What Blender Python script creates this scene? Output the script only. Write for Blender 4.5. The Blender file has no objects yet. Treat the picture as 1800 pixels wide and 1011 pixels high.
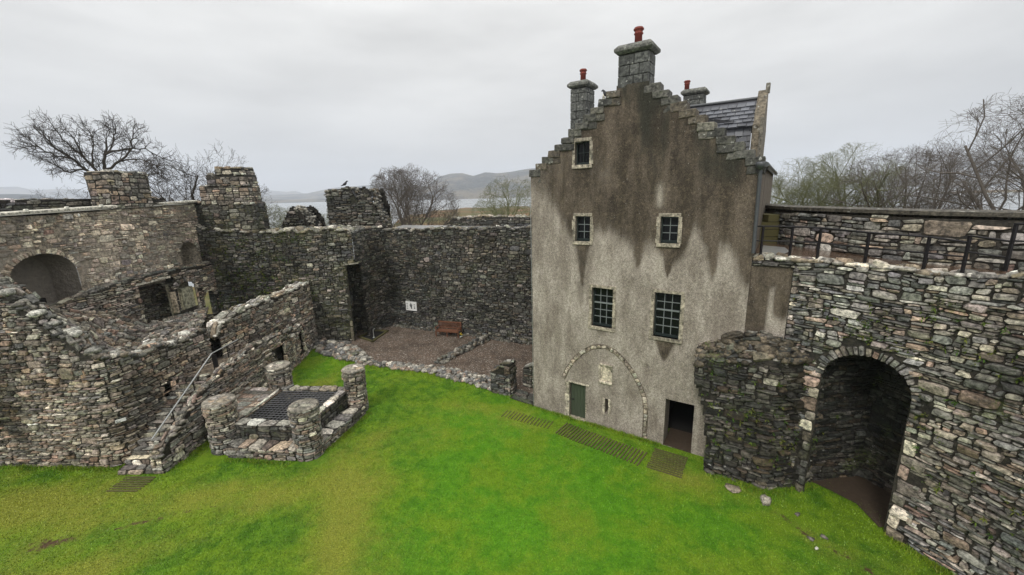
import bpy, math, random
import numpy as np
from mathutils import Matrix, Vector
R = math.radians
sc = bpy.context.scene
COL = sc.collection

# ------------------------------------------------------------------ camera
CAMZ = 9.5
cp, sp = math.cos(R(13.0)), math.sin(R(13.0))
cr, sr = math.cos(R(1.5)), math.sin(R(1.5))
fwd = np.array([0, cp, -sp]); up0 = np.array([0, sp, cp]); rt0 = np.array([1., 0, 0])
rgt = rt0*cr - up0*sr; upv = up0*cr + rt0*sr
camd = bpy.data.cameras.new('camera'); cam = bpy.data.objects.new('camera', camd); COL.objects.link(cam)
camd.sensor_width = 36; camd.lens = 14.4; camd.clip_start = .1; camd.clip_end = 60000
cam.matrix_world = Matrix(((rgt[0], upv[0], -fwd[0], 0), (rgt[1], upv[1], -fwd[1], 0),
                           (rgt[2], upv[2], -fwd[2], CAMZ), (0, 0, 0, 1)))
sc.camera = cam

def bearing(px, py):                      # survey of the hills: direction of a sight line (x, y, z), horizontal length 1
    d = fwd + rgt*(px-900)/720. - upv*(py-505.5)/720.
    return d/math.hypot(d[0], d[1])

# ------------------------------------------------------------------ noise
def _h(i, j, s):
    n = (i*374761393 + j*668265263 + s*1274126177) & 0xffffffff
    n = ((n ^ (n >> 13))*1274126177) & 0xffffffff
    n = (n ^ (n >> 16)) & 0xffffffff
    return n/4294967295.0
def vn(x, y, s=0):
    x = np.asarray(x, float); y = np.asarray(y, float)
    i = np.floor(x).astype(np.int64); j = np.floor(y).astype(np.int64)
    a = x-i; b = y-j; a = a*a*(3-2*a); b = b*b*(3-2*b)
    return (_h(i, j, s)*(1-a)+_h(i+1, j, s)*a)*(1-b)+(_h(i, j+1, s)*(1-a)+_h(i+1, j+1, s)*a)*b
def fbm(x, y, s=0, o=4):
    t = 0; a = .5; f = 1
    for k in range(o):
        t = t+a*vn(np.asarray(x)*f, np.asarray(y)*f, s+k*17); a *= .5; f *= 2.03
    return t/(1-.5**o)

# ------------------------------------------------------------------ mesh output
class MB:
    """collects faces; build() links them as one mesh object"""
    def __init__(s): s.V = []; s.P = []; s.C = []; s.n = 0; s.sm = []
    def add(s, V, F, col=(.5, .5, .5), smooth=False):
        V = np.asarray(V, float); s.V.append(V)
        c = np.asarray(col, float)
        if c.ndim == 1: c = np.tile(c[:3], (len(V), 1))
        s.C.append(c[:, :3])
        if isinstance(F, np.ndarray): F = [F]
        elif len(F) and not isinstance(F[0], np.ndarray):
            g = {}
            for f in F: g.setdefault(len(f), []).append(f)
            F = [np.array(v) for v in g.values()]
        for A in F:
            s.P.append(A+s.n); s.sm.append(smooth)
        s.n += len(V)
    def box(s, x0, x1, y0, y1, z0, z1, col=(.5, .5, .5)):
        s.frame_box(np.array([0, 0, 0]), np.eye(3), x0, x1, y0, y1, z0, z1, col)
    def frame_box(s, o, M, x0, x1, y0, y1, z0, z1, col=(.5, .5, .5), jit=0, rng=None):
        p = np.array([(x, y, z) for z in (z0, z1) for x, y in ((x0, y0), (x1, y0), (x1, y1), (x0, y1))])
        if jit: p = p+rng.uniform(-jit, jit, p.shape)
        V = np.asarray(o)+p@np.asarray(M)
        s.add(V, [(3, 2, 1, 0), (4, 5, 6, 7), (0, 1, 5, 4), (1, 2, 6, 5), (2, 3, 7, 6), (3, 0, 4, 7)], col)
    def tube(s, pts, rad, k=6, col=(.5, .5, .5), cap=True):
        pts = np.asarray(pts, float); n = len(pts)
        rad = np.broadcast_to(np.asarray(rad, float), (n,))
        t = np.gradient(pts, axis=0); t /= np.linalg.norm(t, axis=1)[:, None]+1e-9
        ref = np.array([0, 0, 1.]) if abs(t[0][2]) < .9 else np.array([1., 0, 0])
        V = []
        for i in range(n):
            a = np.cross(t[i], ref); a /= np.linalg.norm(a)+1e-9; b = np.cross(t[i], a)
            for j in range(k):
                w = 2*math.pi*j/k; V.append(pts[i]+rad[i]*(a*math.cos(w)+b*math.sin(w)))
        F = [(i*k+j, i*k+(j+1) % k, (i+1)*k+(j+1) % k, (i+1)*k+j) for i in range(n-1) for j in range(k)]
        s.add(V, F, col, True)
        if cap:
            s.add(np.array(V[:k]), [tuple(range(k))], col); s.add(np.array(V[-k:]), [tuple(range(k))[::-1]], col)
    def lathe(s, c, prof, k=20, col=(.5, .5, .5), smooth=True):
        V = [(c[0]+r*math.cos(2*math.pi*j/k), c[1]+r*math.sin(2*math.pi*j/k), c[2]+z) for r, z in prof for j in range(k)]
        n = len(prof)
        F = [(i*k+j, i*k+(j+1) % k, (i+1)*k+(j+1) % k, (i+1)*k+j) for i in range(n-1) for j in range(k)]
        F += [tuple(range(k))[::-1], tuple((n-1)*k+j for j in range(k))]
        s.add(V, F, col, smooth)
    def build(s, name, mat, parent=None, bevel=0):
        me = bpy.data.meshes.new(name)
        V = np.concatenate(s.V); C = np.concatenate(s.C)
        me.vertices.add(len(V)); me.vertices.foreach_set('co', V.astype(np.float32).ravel())
        loops = np.concatenate([p.ravel() for p in s.P]); tot = np.concatenate([np.full(len(p), p.shape[1]) for p in s.P])
        sm = np.concatenate([np.full(len(p), q) for p, q in zip(s.P, s.sm)])
        me.loops.add(len(loops)); me.loops.foreach_set('vertex_index', loops.astype(np.int32))
        me.polygons.add(len(tot)); st = np.concatenate([[0], np.cumsum(tot)[:-1]])
        me.polygons.foreach_set('loop_start', st.astype(np.int32))
        me.polygons.foreach_set('use_smooth', sm)
        me.update(calc_edges=True); me.validate()
        a = me.color_attributes.new('Col', 'FLOAT_COLOR', 'POINT')
        c4 = np.ones((len(V), 4), np.float32); c4[:, :3] = C
        a.data.foreach_set('color', c4.ravel())
        me.materials.append(mat)
        o = bpy.data.objects.new(name, me); COL.objects.link(o)
        if parent is not None: o.parent = parent
        if bevel:
            b = o.modifiers.new('bevel', 'BEVEL'); b.width = bevel; b.segments = 2; b.limit_method = 'ANGLE'
        return o

def tag(o, label, cat, group=None):
    o['label'] = label; o['category'] = cat
    if group: o['group'] = group
    return o
def struct(o, kind='structure'):
    o['kind'] = kind; return o
def empty(name, loc=(0, 0, 0)):
    o = bpy.data.objects.new(name, None); COL.objects.link(o); o.location = loc; o.empty_display_size = .2; return o
def copy_tree(o, parent=None):
    c = o.copy(); COL.objects.link(c); c.parent = parent
    for ch in list(o.children): copy_tree(ch, c)
    return c

# ------------------------------------------------------------------ materials
class NT:
    def __init__(s, name):
        s.m = bpy.data.materials.new(name); s.m.use_nodes = True; s.t = s.m.node_tree; s.t.nodes.clear()
        s.out = s.n('ShaderNodeOutputMaterial'); s.b = s.n('ShaderNodeBsdfPrincipled')
        s.t.links.new(s.b.outputs[0], s.out.inputs[0]); s.co = s.n('ShaderNodeTexCoord').outputs['Object']
    def n(s, ty, **k):
        x = s.t.nodes.new(ty)
        for a, b in k.items(): setattr(x, a, b)
        return x
    def set(s, i, v):
        if hasattr(v, 'is_output'): s.t.links.new(v, i)
        else: i.default_value = v
    def noise(s, scale, detail=4, rough=.6, vec=None, stretch=None, out=0):
        v = vec or s.co
        if stretch:
            mp = s.n('ShaderNodeMapping'); mp.inputs['Scale'].default_value = stretch; s.set(mp.inputs[0], v); v = mp.outputs[0]
        x = s.n('ShaderNodeTexNoise'); s.set(x.inputs['Vector'], v)
        x.inputs['Scale'].default_value = scale; x.inputs['Detail'].default_value = detail; x.inputs['Roughness'].default_value = rough
        return x.outputs[out]
    def ramp(s, f, a, b, lo=0., hi=1.):
        x = s.n('ShaderNodeMapRange'); s.set(x.inputs[0], f); x.interpolation_type = 'SMOOTHSTEP'
        for i, v in zip((1, 2, 3, 4), (a, b, lo, hi)): x.inputs[i].default_value = v
        return x.outputs[0]
    def mix(s, f, a, b, bt='MIX'):
        x = s.n('ShaderNodeMix', data_type='RGBA', blend_type=bt)
        s.set(x.inputs[0], f)
        for i, v in ((6, a), (7, b)):
            if isinstance(v, tuple): v = (*v[:3], 1)
            s.set(x.inputs[i], v)
        return x.outputs[2]
    def math(s, op, a, b=0., c=0.):
        x = s.n('ShaderNodeMath', operation=op); s.set(x.inputs[0], a); s.set(x.inputs[1], b); s.set(x.inputs[2], c); return x.outputs[0]
    def col(s, name='Col'):
        return s.n('ShaderNodeVertexColor', layer_name=name).outputs[0]
    def bump(s, h, strength=.5, dist=.02, prev=None):
        x = s.n('ShaderNodeBump'); x.inputs['Strength'].default_value = strength; x.inputs['Distance'].default_value = dist
        s.set(x.inputs['Height'], h)
        if prev: s.set(x.inputs['Normal'], prev)
        return x.outputs[0]
    def fin(s, col, rough=.8, nrm=None, spec=.3, metal=0.):
        if isinstance(col, tuple): col = (*col[:3], 1)
        s.set(s.b.inputs['Base Color'], col); s.set(s.b.inputs['Roughness'], rough); s.b.inputs['Metallic'].default_value = metal
        s.b.inputs['Specular IOR Level'].default_value = spec
        if nrm: s.set(s.b.inputs['Normal'], nrm)
        return s.m

def stone_mat(name, moss=.3, dark=.3, lichen=.3, mosscol=(.07, .10, .015), gain=1., warm=None, bump=.8):
    t = NT(name); c = t.col()
    geo = t.n('ShaderNodeNewGeometry'); sep = t.n('ShaderNodeSeparateXYZ'); t.set(sep.inputs[0], geo.outputs['Normal'])
    n1 = t.noise(9, 6, .75); n2 = t.noise(38, 4, .7); n3 = t.noise(1.1, 5, .6); n4 = t.noise(.55, 4, .6)
    strat = t.noise(7, 4, .7, stretch=(1, 1, 7))
    c = t.mix(1, c, t.mix(t.ramp(n1, .3, .72), (.30*gain,)*3, (2.45*gain, 2.38*gain, 2.22*gain)), 'MULTIPLY')
    c = t.mix(.6, c, t.mix(t.ramp(strat, .35, .65), (.62,)*3, (1.3,)*3), 'MULTIPLY')
    # damp, blackened areas of the wall
    c = t.mix(t.ramp(n3, .62-dark*.3, .72-dark*.2, 0, .72), c, t.mix(1, c, (.34, .36, .33), 'MULTIPLY'))
    if warm: c = t.mix(t.ramp(n4, .42, .6, 0, warm[3]), c, warm[:3])
    # lichen: small pale spots and crusts
    vor = t.n('ShaderNodeTexVoronoi'); vor.inputs['Scale'].default_value = 6.5; vor.inputs['Randomness'].default_value = 1
    wv = t.n('ShaderNodeMix', data_type='VECTOR'); wv.inputs[0].default_value = .12; t.set(wv.inputs[4], t.co); t.set(wv.inputs[5], t.noise(9, 3, .6, out=1)); t.set(vor.inputs['Vector'], wv.outputs[1])
    spot = t.ramp(vor.outputs['Distance'], .12, .30, 1, 0)
    l = t.math('MULTIPLY', t.math('MULTIPLY', spot, t.ramp(t.noise(2.2, 4, .6), .66-lichen*.25, .74-lichen*.2)), t.ramp(n2, .4, .55))
    c = t.mix(l, c, (.52, .52, .47))
    # moss on ledges and in patches
    m = t.math('MULTIPLY', t.ramp(t.noise(.9, 6, .7), .66-moss*.3, .78-moss*.3), t.ramp(t.noise(14, 3, .6), .42, .6))
    upm = t.math('MULTIPLY', t.ramp(sep.outputs[2], .35, .9, .35, 1.), m)
    c = t.mix(t.math('MINIMUM', upm, .85), c, t.mix(t.noise(6), mosscol, tuple(v*2.0 for v in mosscol)))
    nb = t.bump(n1, bump*.6, .05); nb = t.bump(n2, bump*.7, .012, nb); nb = t.bump(strat, bump*.5, .025, nb)
    return t.fin(c, t.ramp(n3, .4, .7, .75, .5), nb, .35)

M = {}
M['stone_right'] = stone_mat('weathered grey rubble', .28, .25, .32)
M['stone_ruin'] = stone_mat('dark wet rubble', .35, .75, .35, gain=.8)
M['stone_left'] = stone_mat('grey brown rubble', .12, .25, .35)
M['stone_back'] = stone_mat('dark back wall rubble', .42, .45, .42, mosscol=(.05, .06, .02), gain=.8)
M['stone_green'] = stone_mat('mossy rubble', .62, .4, .2, mosscol=(.075, .085, .018), gain=.85)
M['stone_pale'] = stone_mat('lime washed rubble', .08, .08, .15, warm=(.42, .37, .31, .4))
M['stone_top'] = stone_mat('lichened coping stones', .22, .1, .8)
M['dressed'] = stone_mat('dressed sandstone', .1, .1, .3, bump=.4)
M['block'] = stone_mat('dark chimney blocks', .12, .25, .8, gain=.8, bump=.6)
def plain(name, col, rough=.7, scale=12, var=.35, bump=.2, metal=0., spec=.3, dist=.01, stretch=None):
    t = NT(name); n = t.noise(scale, 5, .65, stretch=stretch)
    c = t.mix(n, tuple(v*(1-var) for v in col), tuple(v*(1+var) for v in col))
    return t.fin(c, rough, t.bump(n, bump, dist), spec, metal)
M['door_green'] = plain('green painted boards', (.060, .075, .050), .5, 18, .3, .2, stretch=(1, 1, .15))
M['window_paint'] = plain('dark green window paint', (.02, .028, .026), .4, 20, .2)
M['bar'] = plain('pale glazing bars', (.20, .22, .22), .5, 20, .25)
M['iron'] = plain('dark iron', (.018, .016, .018), .45, 25, .3, .3, .3)
M['rusty'] = plain('weathered handrail steel', (.10, .09, .08), .45, 20, .3, .2, .4)
M['galv'] = plain('galvanised rail', (.42, .43, .42), .35, 20, .2, .1, .6)
M['lead'] = plain('grey gutter', (.09, .095, .10), .4, 14, .3, .2, .3)
M['pot'] = plain('red clay', (.20, .045, .032), .7, 16, .6, .2)
M['benchwood'] = plain('red brown bench timber', (.16, .072, .042), .45, 14, .4, .2, stretch=(1, 1, 4))
M['white'] = plain('white board', (.75, .75, .73), .5, 3, .04, 0)
M['ink'] = plain('grey print', (.10, .11, .11), .6, 3, .1, 0)
M['petal'] = plain('yellow petals', (.75, .55, .05), .6, 8, .2)
M['petalw'] = plain('white petals', (.8, .8, .76), .6, 8, .1)
M['leaf'] = plain('flower leaves', (.05, .12, .03), .6, 8, .3)
M['deck'] = plain('wet brown walk', (.10, .065, .045), .18, 3, .5, .25, spec=.6, dist=.01)
M['wetgrey'] = plain('wet pale flagstones', (.30, .30, .29), .22, 5, .3, .2, spec=.6)
M['bird'] = plain('dark feathers', (.03, .03, .035), .6, 10, .3)
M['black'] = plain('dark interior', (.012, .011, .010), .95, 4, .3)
M['darkwood'] = plain('soaked slats', (.095, .085, .035), .6, 10, .4, .3)
M['soil'] = plain('bare soil', (.06, .042, .028), .8, 9, .4, .6, dist=.03)
t = NT('window glass'); n = t.noise(3, 2, .5); M['glass'] = t.fin((.006, .007, .008), .15, t.bump(n, .15, .01), .18)
t = NT('slate'); n = t.noise(20, 5, .7); c = t.mix(1, t.col(), t.mix(n, (.6,)*3, (1.4,)*3), 'MULTIPLY')
c = t.mix(t.ramp(t.noise(5, 5, .7), .62, .68), c, (.4, .4, .38)); M['slate'] = t.fin(c, .4, t.bump(n, .3, .01), .5)
# harling (wet dash render); Col.r = how brown and damp-stained, Col.g = pale streak
t = NT('harled render'); vc = t.col(); sx = t.n('ShaderNodeSeparateColor'); t.set(sx.inputs[0], vc)
nf = t.noise(42, 4, .85); nm = t.noise(13, 6, .78); nl = t.noise(1.3, 6, .7, stretch=(1, 1, .35)); ns = t.noise(2.6, 5, .65, stretch=(1, 1, .12)); nk = t.noise(5.5, 6, .75)
clean = t.mix(t.ramp(nl, .32, .68), (.215, .184, .152), (.415, .372, .318)); clean = t.mix(t.ramp(ns, .5, .75, 0, .5), clean, (.175, .148, .115)); clean = t.mix(t.ramp(nk, .5, .72, 0, .45), clean, (.15, .125, .095))
brown = t.mix(t.ramp(nl, .35, .65), (.048, .039, .030), (.135, .109, .083)); brown = t.mix(t.ramp(ns, .45, .66, 0, .75), brown, (.055, .044, .031)); brown = t.mix(t.ramp(nk, .48, .7, 0, .6), brown, (.17, .135, .095))
st = t.math('ADD', sx.outputs[0], t.math('MULTIPLY', t.math('SUBTRACT', nm, .5), 1.1))
c = t.mix(t.ramp(st, .18, .70), clean, brown)
c = t.mix(t.math('MULTIPLY', t.ramp(t.math('ADD', sx.outputs[2], t.math('MULTIPLY', t.math('SUBTRACT', nm, .5), .9)), .3, .9), .85), c, (.034, .034, .026))
c = t.mix(t.math('MULTIPLY', sx.outputs[1], t.ramp(ns, .3, .6, .3, .8)), c, (.40, .36, .30))
c = t.mix(1, c, t.mix(t.ramp(nf, .3, .7), (.42,)*3, (1.6,)*3), 'MULTIPLY'); c = t.mix(1, c, t.mix(t.ramp(nm, .3, .7), (.68,)*3, (1.32,)*3), 'MULTIPLY')
c = t.mix(t.math('MULTIPLY', t.ramp(t.noise(26, 2, .5), .70, .75), t.ramp(t.noise(3.5, 3, .5), .5, .62)), c, (.50, .48, .43))
nb = t.bump(nf, .8, .012); nb = t.bump(t.noise(24, 3, .6), .5, .02, nb); M['harl'] = t.fin(c, .85, nb, .2)
# grass: Col.r = dry, Col.g = bare soil, Col.b = lush
def grass_color(t, fine=True):
    vc = t.col(); sx = t.n('ShaderNodeSeparateColor'); t.set(sx.inputs[0], vc)
    a = t.noise(2.2, 5, .7); b = t.noise(26, 3, .7); d = t.noise(.5, 3, .6)
    g = t.mix(t.ramp(a, .3, .7), (.045, .115, .007), (.105, .21, .014))
    g = t.mix(t.ramp(sx.outputs[2], 0, 1, 0, .75), g, t.mix(a, (.050, .155, .006), (.115, .310, .013)))
    g = t.mix(t.ramp(t.noise(.55, 5, .65), .42, .62, 0, .75), g, t.mix(a, (.085, .150, .008), (.175, .27, .016)))
    dry = t.math('ADD', sx.outputs[0], t.math('MULTIPLY', t.math('SUBTRACT', t.noise(3.2, 6, .8), .5), 1.1))
    g = t.mix(t.ramp(dry, .1, 1.1, 0, .9), g, t.mix(b, (.125, .15, .018), (.27, .265, .045)))
    soil = t.math('ADD', sx.outputs[1], t.math('MULTIPLY', t.math('SUBTRACT', t.noise(5.5, 6, .8), .5), 2.0))
    g = t.mix(t.ramp(soil, .55, .85), g, t.mix(b, (.035, .022, .012), (.12, .075, .045)))
    g = t.mix(1, g, t.mix(b, (.30, .34, .28), (2.0, 2.0, 1.8)), 'MULTIPLY')
    return g, b
t = NT('lawn turf'); g, b = grass_color(t); M['lawn'] = t.fin(g, .75, t.bump(t.noise(34, 4, .8), .9, .04), .15)
t = NT('grass blades'); g, b = grass_color(t); M['blade'] = t.fin(t.mix(1, g, t.mix(t.ramp(t.noise(75, 2, .6), .35, .65), (.55, .55, .5), (1.9, 1.8, 1.6)), 'MULTIPLY'), .5, None, .35)
t = NT('brown gravel'); v = t.n('ShaderNodeTexVoronoi'); v.inputs['Scale'].default_value = 26; t.set(v.inputs['Vector'], t.co)
hs = t.n('ShaderNodeSeparateColor'); t.set(hs.inputs[0], v.outputs['Color'])
c = t.mix(hs.outputs[0], (.055, .038, .028), (.24, .175, .13)); c = t.mix(t.ramp(t.noise(1.1, 4, .6), .3, .7, 0, .5), c, (.10, .085, .07))
c = t.mix(t.ramp(hs.outputs[1], .93, .95), c, (.5, .46, .4)); c = t.mix(t.ramp(t.noise(.7, 6, .75), .45, .65, 0, .8), c, t.mix(1, c, (.5, .48, .45), 'MULTIPLY')); c = t.mix(t.ramp(t.noise(2.6, 6, .8), .64, .72, 0, .7), c, (.07, .085, .03)); M['gravel'] = t.fin(c, .8, t.bump(v.outputs['Distance'], .9, .03), .3)
t = NT('small wall plants'); M['fern'] = t.fin(t.mix(1, t.col(), t.mix(t.noise(20), (.6,)*3, (1.4,)*3), 'MULTIPLY'), .7)
t = NT('bark'); n = t.noise(12, 5, .7, stretch=(1, 1, .3)); c = t.mix(1, t.col(), t.mix(n, (.55,)*3, (1.5,)*3), 'MULTIPLY'); M['bark'] = t.fin(c, .85, t.bump(n, .5, .03), .2)
t = NT('loch water'); n = t.noise(.05, 6, .6, stretch=(1, 2.5, 1)); M['water'] = t.fin(t.mix(n, (.16, .18, .19), (.30, .32, .33)), t.ramp(n, .3, .7, .22, .4), t.bump(t.noise(.6, 5, .6), .5, .3), .9)
t = NT('terrain'); sz = t.n('ShaderNodeSeparateColor'); t.set(sz.inputs[0], t.col())
c = t.mix(t.ramp(t.noise(.02, 8, .7), .35, .65), (.07, .085, .02), (.20, .10, .045)); c = t.mix(t.ramp(t.noise(.12, 6, .7), .5, .7), c, (.13, .12, .05)); M['terrain'] = t.fin(c, .9, None, .1)
t = NT('hillside'); c = t.mix(t.ramp(t.noise(.0035, 8, .75), .42, .60), (.012, .018, .012), (.22, .17, .09)); c = t.mix(t.ramp(t.noise(.012, 6, .7), .55, .7), c, (.02, .024, .018)); M['hill'] = t.fin(c, .95, t.bump(t.noise(.008, 6, .7), 1, 200), .05)

# ------------------------------------------------------------------ masonry
PAL = {
 'grey': [(.15, .147, .138), (.20, .193, .178), (.11, .11, .105), (.25, .24, .215), (.16, .143, .122), (.19, .165, .14), (.32, .305, .275), (.13, .13, .133), (.15, .15, .142), (.21, .162, .132), (.10, .10, .10)],
 'tan':  [(.17, .16, .142), (.22, .205, .178), (.125, .118, .106), (.27, .25, .215), (.18, .155, .13), (.34, .32, .285), (.15, .146, .138), (.20, .165, .138), (.13, .125, .115), (.23, .175, .14)],
 'dark': [(.075, .075, .068), (.10, .10, .088), (.055, .056, .052), (.14, .135, .115), (.11, .095, .075), (.17, .16, .145), (.08, .08, .08)],
 'black':[(.06, .06, .056), (.085, .082, .072), (.045, .045, .043), (.12, .115, .10), (.10, .08, .06), (.17, .165, .15)],
 'pale': [(.33, .29, .24), (.40, .36, .30), (.26, .22, .18), (.30, .23, .18), (.22, .20, .17), (.46, .42, .36)],
 'top':  [(.22, .21, .19), (.30, .29, .26), (.16, .155, .14), (.42, .41, .38), (.2, .17, .13)],
}
KINDS = [(1, 1, 1.6), (2, 1, 3.6), (3, 1, 3.2), (4, 1, 1.5), (2, 2, 1.5), (3, 2, 1.1), (4, 2, .55), (3, 3, .5), (4, 3, .35), (5, 4, .12), (1, 2, .5)]
SLABS = [(1, 1, 2.2), (2, 1, 4.2), (3, 1, 4.2), (4, 1, 2.2), (2, 2, .6), (3, 2, .5), (5, 1, .8)]
BOULD = [(1, 1, 2.6), (2, 1, 2.6), (3, 1, 1.0), (2, 2, 2.2), (3, 2, 1.6), (3, 3, 1.0), (4, 3, .6), (1, 2, 1.0), (5, 4, .25)]
def pack(nu, nv, rng, kinds=KINDS):
    occ = np.zeros((nv, nu), bool); out = []
    tabs = []
    for kd in ([kinds] if kinds is not KINDS else [SLABS, KINDS, BOULD]):
        pr_ = np.array([p for w, h, p in kd]); tabs.append(([(w, h) for w, h, p in kd], np.cumsum(pr_/pr_.sum())))
    sd0 = int(rng.integers(1, 999)); jj_, ii_ = np.meshgrid(np.arange(nv), np.arange(nu), indexing='ij')
    zone = fbm(ii_*.045, jj_*.08, sd0, 3); zone = np.clip(((zone-.5)*5+1.5), 0, 2.99).astype(int) if len(tabs) > 1 else np.zeros((nv, nu), int)
    rnd = rng.random(nu*nv*4); q = 0
    for j in range(nv):
        i = 0; row = occ[j]
        while i < nu:
            if row[i]: i += 1; continue
            ks, pr = tabs[zone[j, i]]
            for tr in range(4):
                w, h = ks[int(np.searchsorted(pr, rnd[q % len(rnd)]))]; q += 1
                if i+w <= nu and j+h <= nv and not occ[j:j+h, i:i+w].any(): break
            else: w = h = 1
            occ[j:j+h, i:i+w] = True; out.append((i, j, w, h)); i += w
    return np.array(out)

FLAT = 1
def frames(f, u, v, sgn):
    e = .02
    P = f(u, v); du = f(u+e, v)-f(u-e, v); dv = f(u, v+e)-f(u, v-e)
    N = np.cross(du, dv)*sgn; N /= np.linalg.norm(N, axis=1)[:, None]+1e-12
    return P, N

def stones(mb, f, Q, rng, cols, sgn=1, relief=(.03, .08), K=10, expo=(3, 8), joint=.010, rough=.008):
    """Q (n,4,2): stone corners on the sheet bl, br, tr, tl. Each becomes a lumpy rounded block."""
    n = len(Q)
    if not n: return
    w = np.linalg.norm(Q[:, 1]-Q[:, 0], axis=1); h = np.linalg.norm(Q[:, 3]-Q[:, 0], axis=1)
    a = (np.arange(K)+.5)/K*2*math.pi
    ex = rng.uniform(*expo, n)[:, None]
    cx, sx = np.cos(a)[None], np.sin(a)[None]
    x = np.sign(cx)*np.abs(cx)**(2/ex); y = np.sign(sx)*np.abs(sx)**(2/ex)
    rot = rng.normal(0, .10, (n, 1)); x, y = x-rot*y*.6, y+rot*x*.5*np.minimum(1, (h/w))[:, None]*1.5
    mx = np.abs(x).max(1, keepdims=True); my = np.abs(y).max(1, keepdims=True); x = x/mx; y = y/my
    jt = rng.uniform(.84, 1.04, (n, K)); x = x*jt; y = y*jt
    x = x*(1-2*joint/np.maximum(w, .04))[:, None].clip(.5, 1); y = y*(1-2*joint/np.maximum(h, .03))[:, None].clip(.5, 1)
    d = (relief[0]*.6+(relief[1]-relief[0]*.6)*rng.random(n)**1.3)*(.75+.6*np.minimum(1, (w*h/.05)**.5))
    ta, tb = rng.normal(0, .22, (2, n, 1))
    rings = [(1.0, -.5), (.985, .45), (.88, .85)]
    U, Vv, D = [], [], []
    def bil(X, Y):
        s_, t_ = (X+1)/2, (Y+1)/2
        q = [Q[:, k, :][:, None, :] for k in range(4)]
        s_ = s_[..., None]; t_ = t_[..., None]
        p = (q[0]*(1-s_)+q[1]*s_)*(1-t_)+(q[3]*(1-s_)+q[2]*s_)*t_
        return p[..., 0], p[..., 1]
    for sc_, dd in rings:
        X, Y = x*sc_, y*sc_
        uu, vv = bil(X, Y); U.append(uu); Vv.append(vv)
        D.append(d[:, None]*dd*(1+ta*X+tb*Y)+(rng.normal(0, rough, (n, K)) if dd > 0 else 0))
    X = rng.uniform(-.2, .2, (n, 1)); Y = rng.uniform(-.2, .2, (n, 1)); uu, vv = bil(X, Y); U.append(uu); Vv.append(vv); D.append(d[:, None]*1.02)
    U = np.concatenate(U, 1); Vv = np.concatenate(Vv, 1); D = np.concatenate(D, 1)
    m = U.shape[1]
    P, N = frames(f, U.ravel(), Vv.ravel(), sgn)
    P = P+N*D.ravel()[:, None]
    k = np.arange(K); k2 = (k+1) % K
    quads = np.concatenate([np.stack([r*K+k, r*K+k2, (r+1)*K+k2, (r+1)*K+k], 1) for r in range(2)])
    tris = np.stack([2*K+k, 2*K+k2, np.full(K, 3*K)], 1)
    if sgn < 0: quads = quads[:, ::-1]; tris = tris[:, ::-1]
    off = (np.arange(n)*m)[:, None, None]
    F = [(quads[None]+off).reshape(-1, 4), (tris[None]+off).reshape(-1, 3)]
    c = np.asarray(cols); c = c[rng.integers(0, len(c), n)] if len(c) != n or n < 12 else c
    c = c*np.exp(rng.normal(0, .30, (n, 1))); c = c*(1+rng.normal(0, .03, (n, 3)))
    mb.add(P, F, np.repeat(c.clip(.01, .9), m, 0), FLAT is None)

def quads_from_pack(pk, cw, ch, rng, wav=.05, jit=.24, u0=0, v0=0, seed=0):
    i, j, w, h = pk.T
    nu = (i+w).max()+2; nv = (j+h).max()+2
    ju = rng.uniform(-jit, jit, (nv, nu))*cw*1.3; jv = rng.uniform(-jit, jit, (nv, nu))*ch
    def corner(a, b):
        u = u0+a*cw+ju[b, a]; v = v0+b*ch+jv[b, a]
        v = v+wav*(fbm(u*.45+3, v*.7+seed, seed+5, 3)-.5)*2.4
        return np.stack([u, v], 1)
    return np.stack([corner(i, j), corner(i+w, j), corner(i+w, j+h), corner(i, j+h)], 1)

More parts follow.
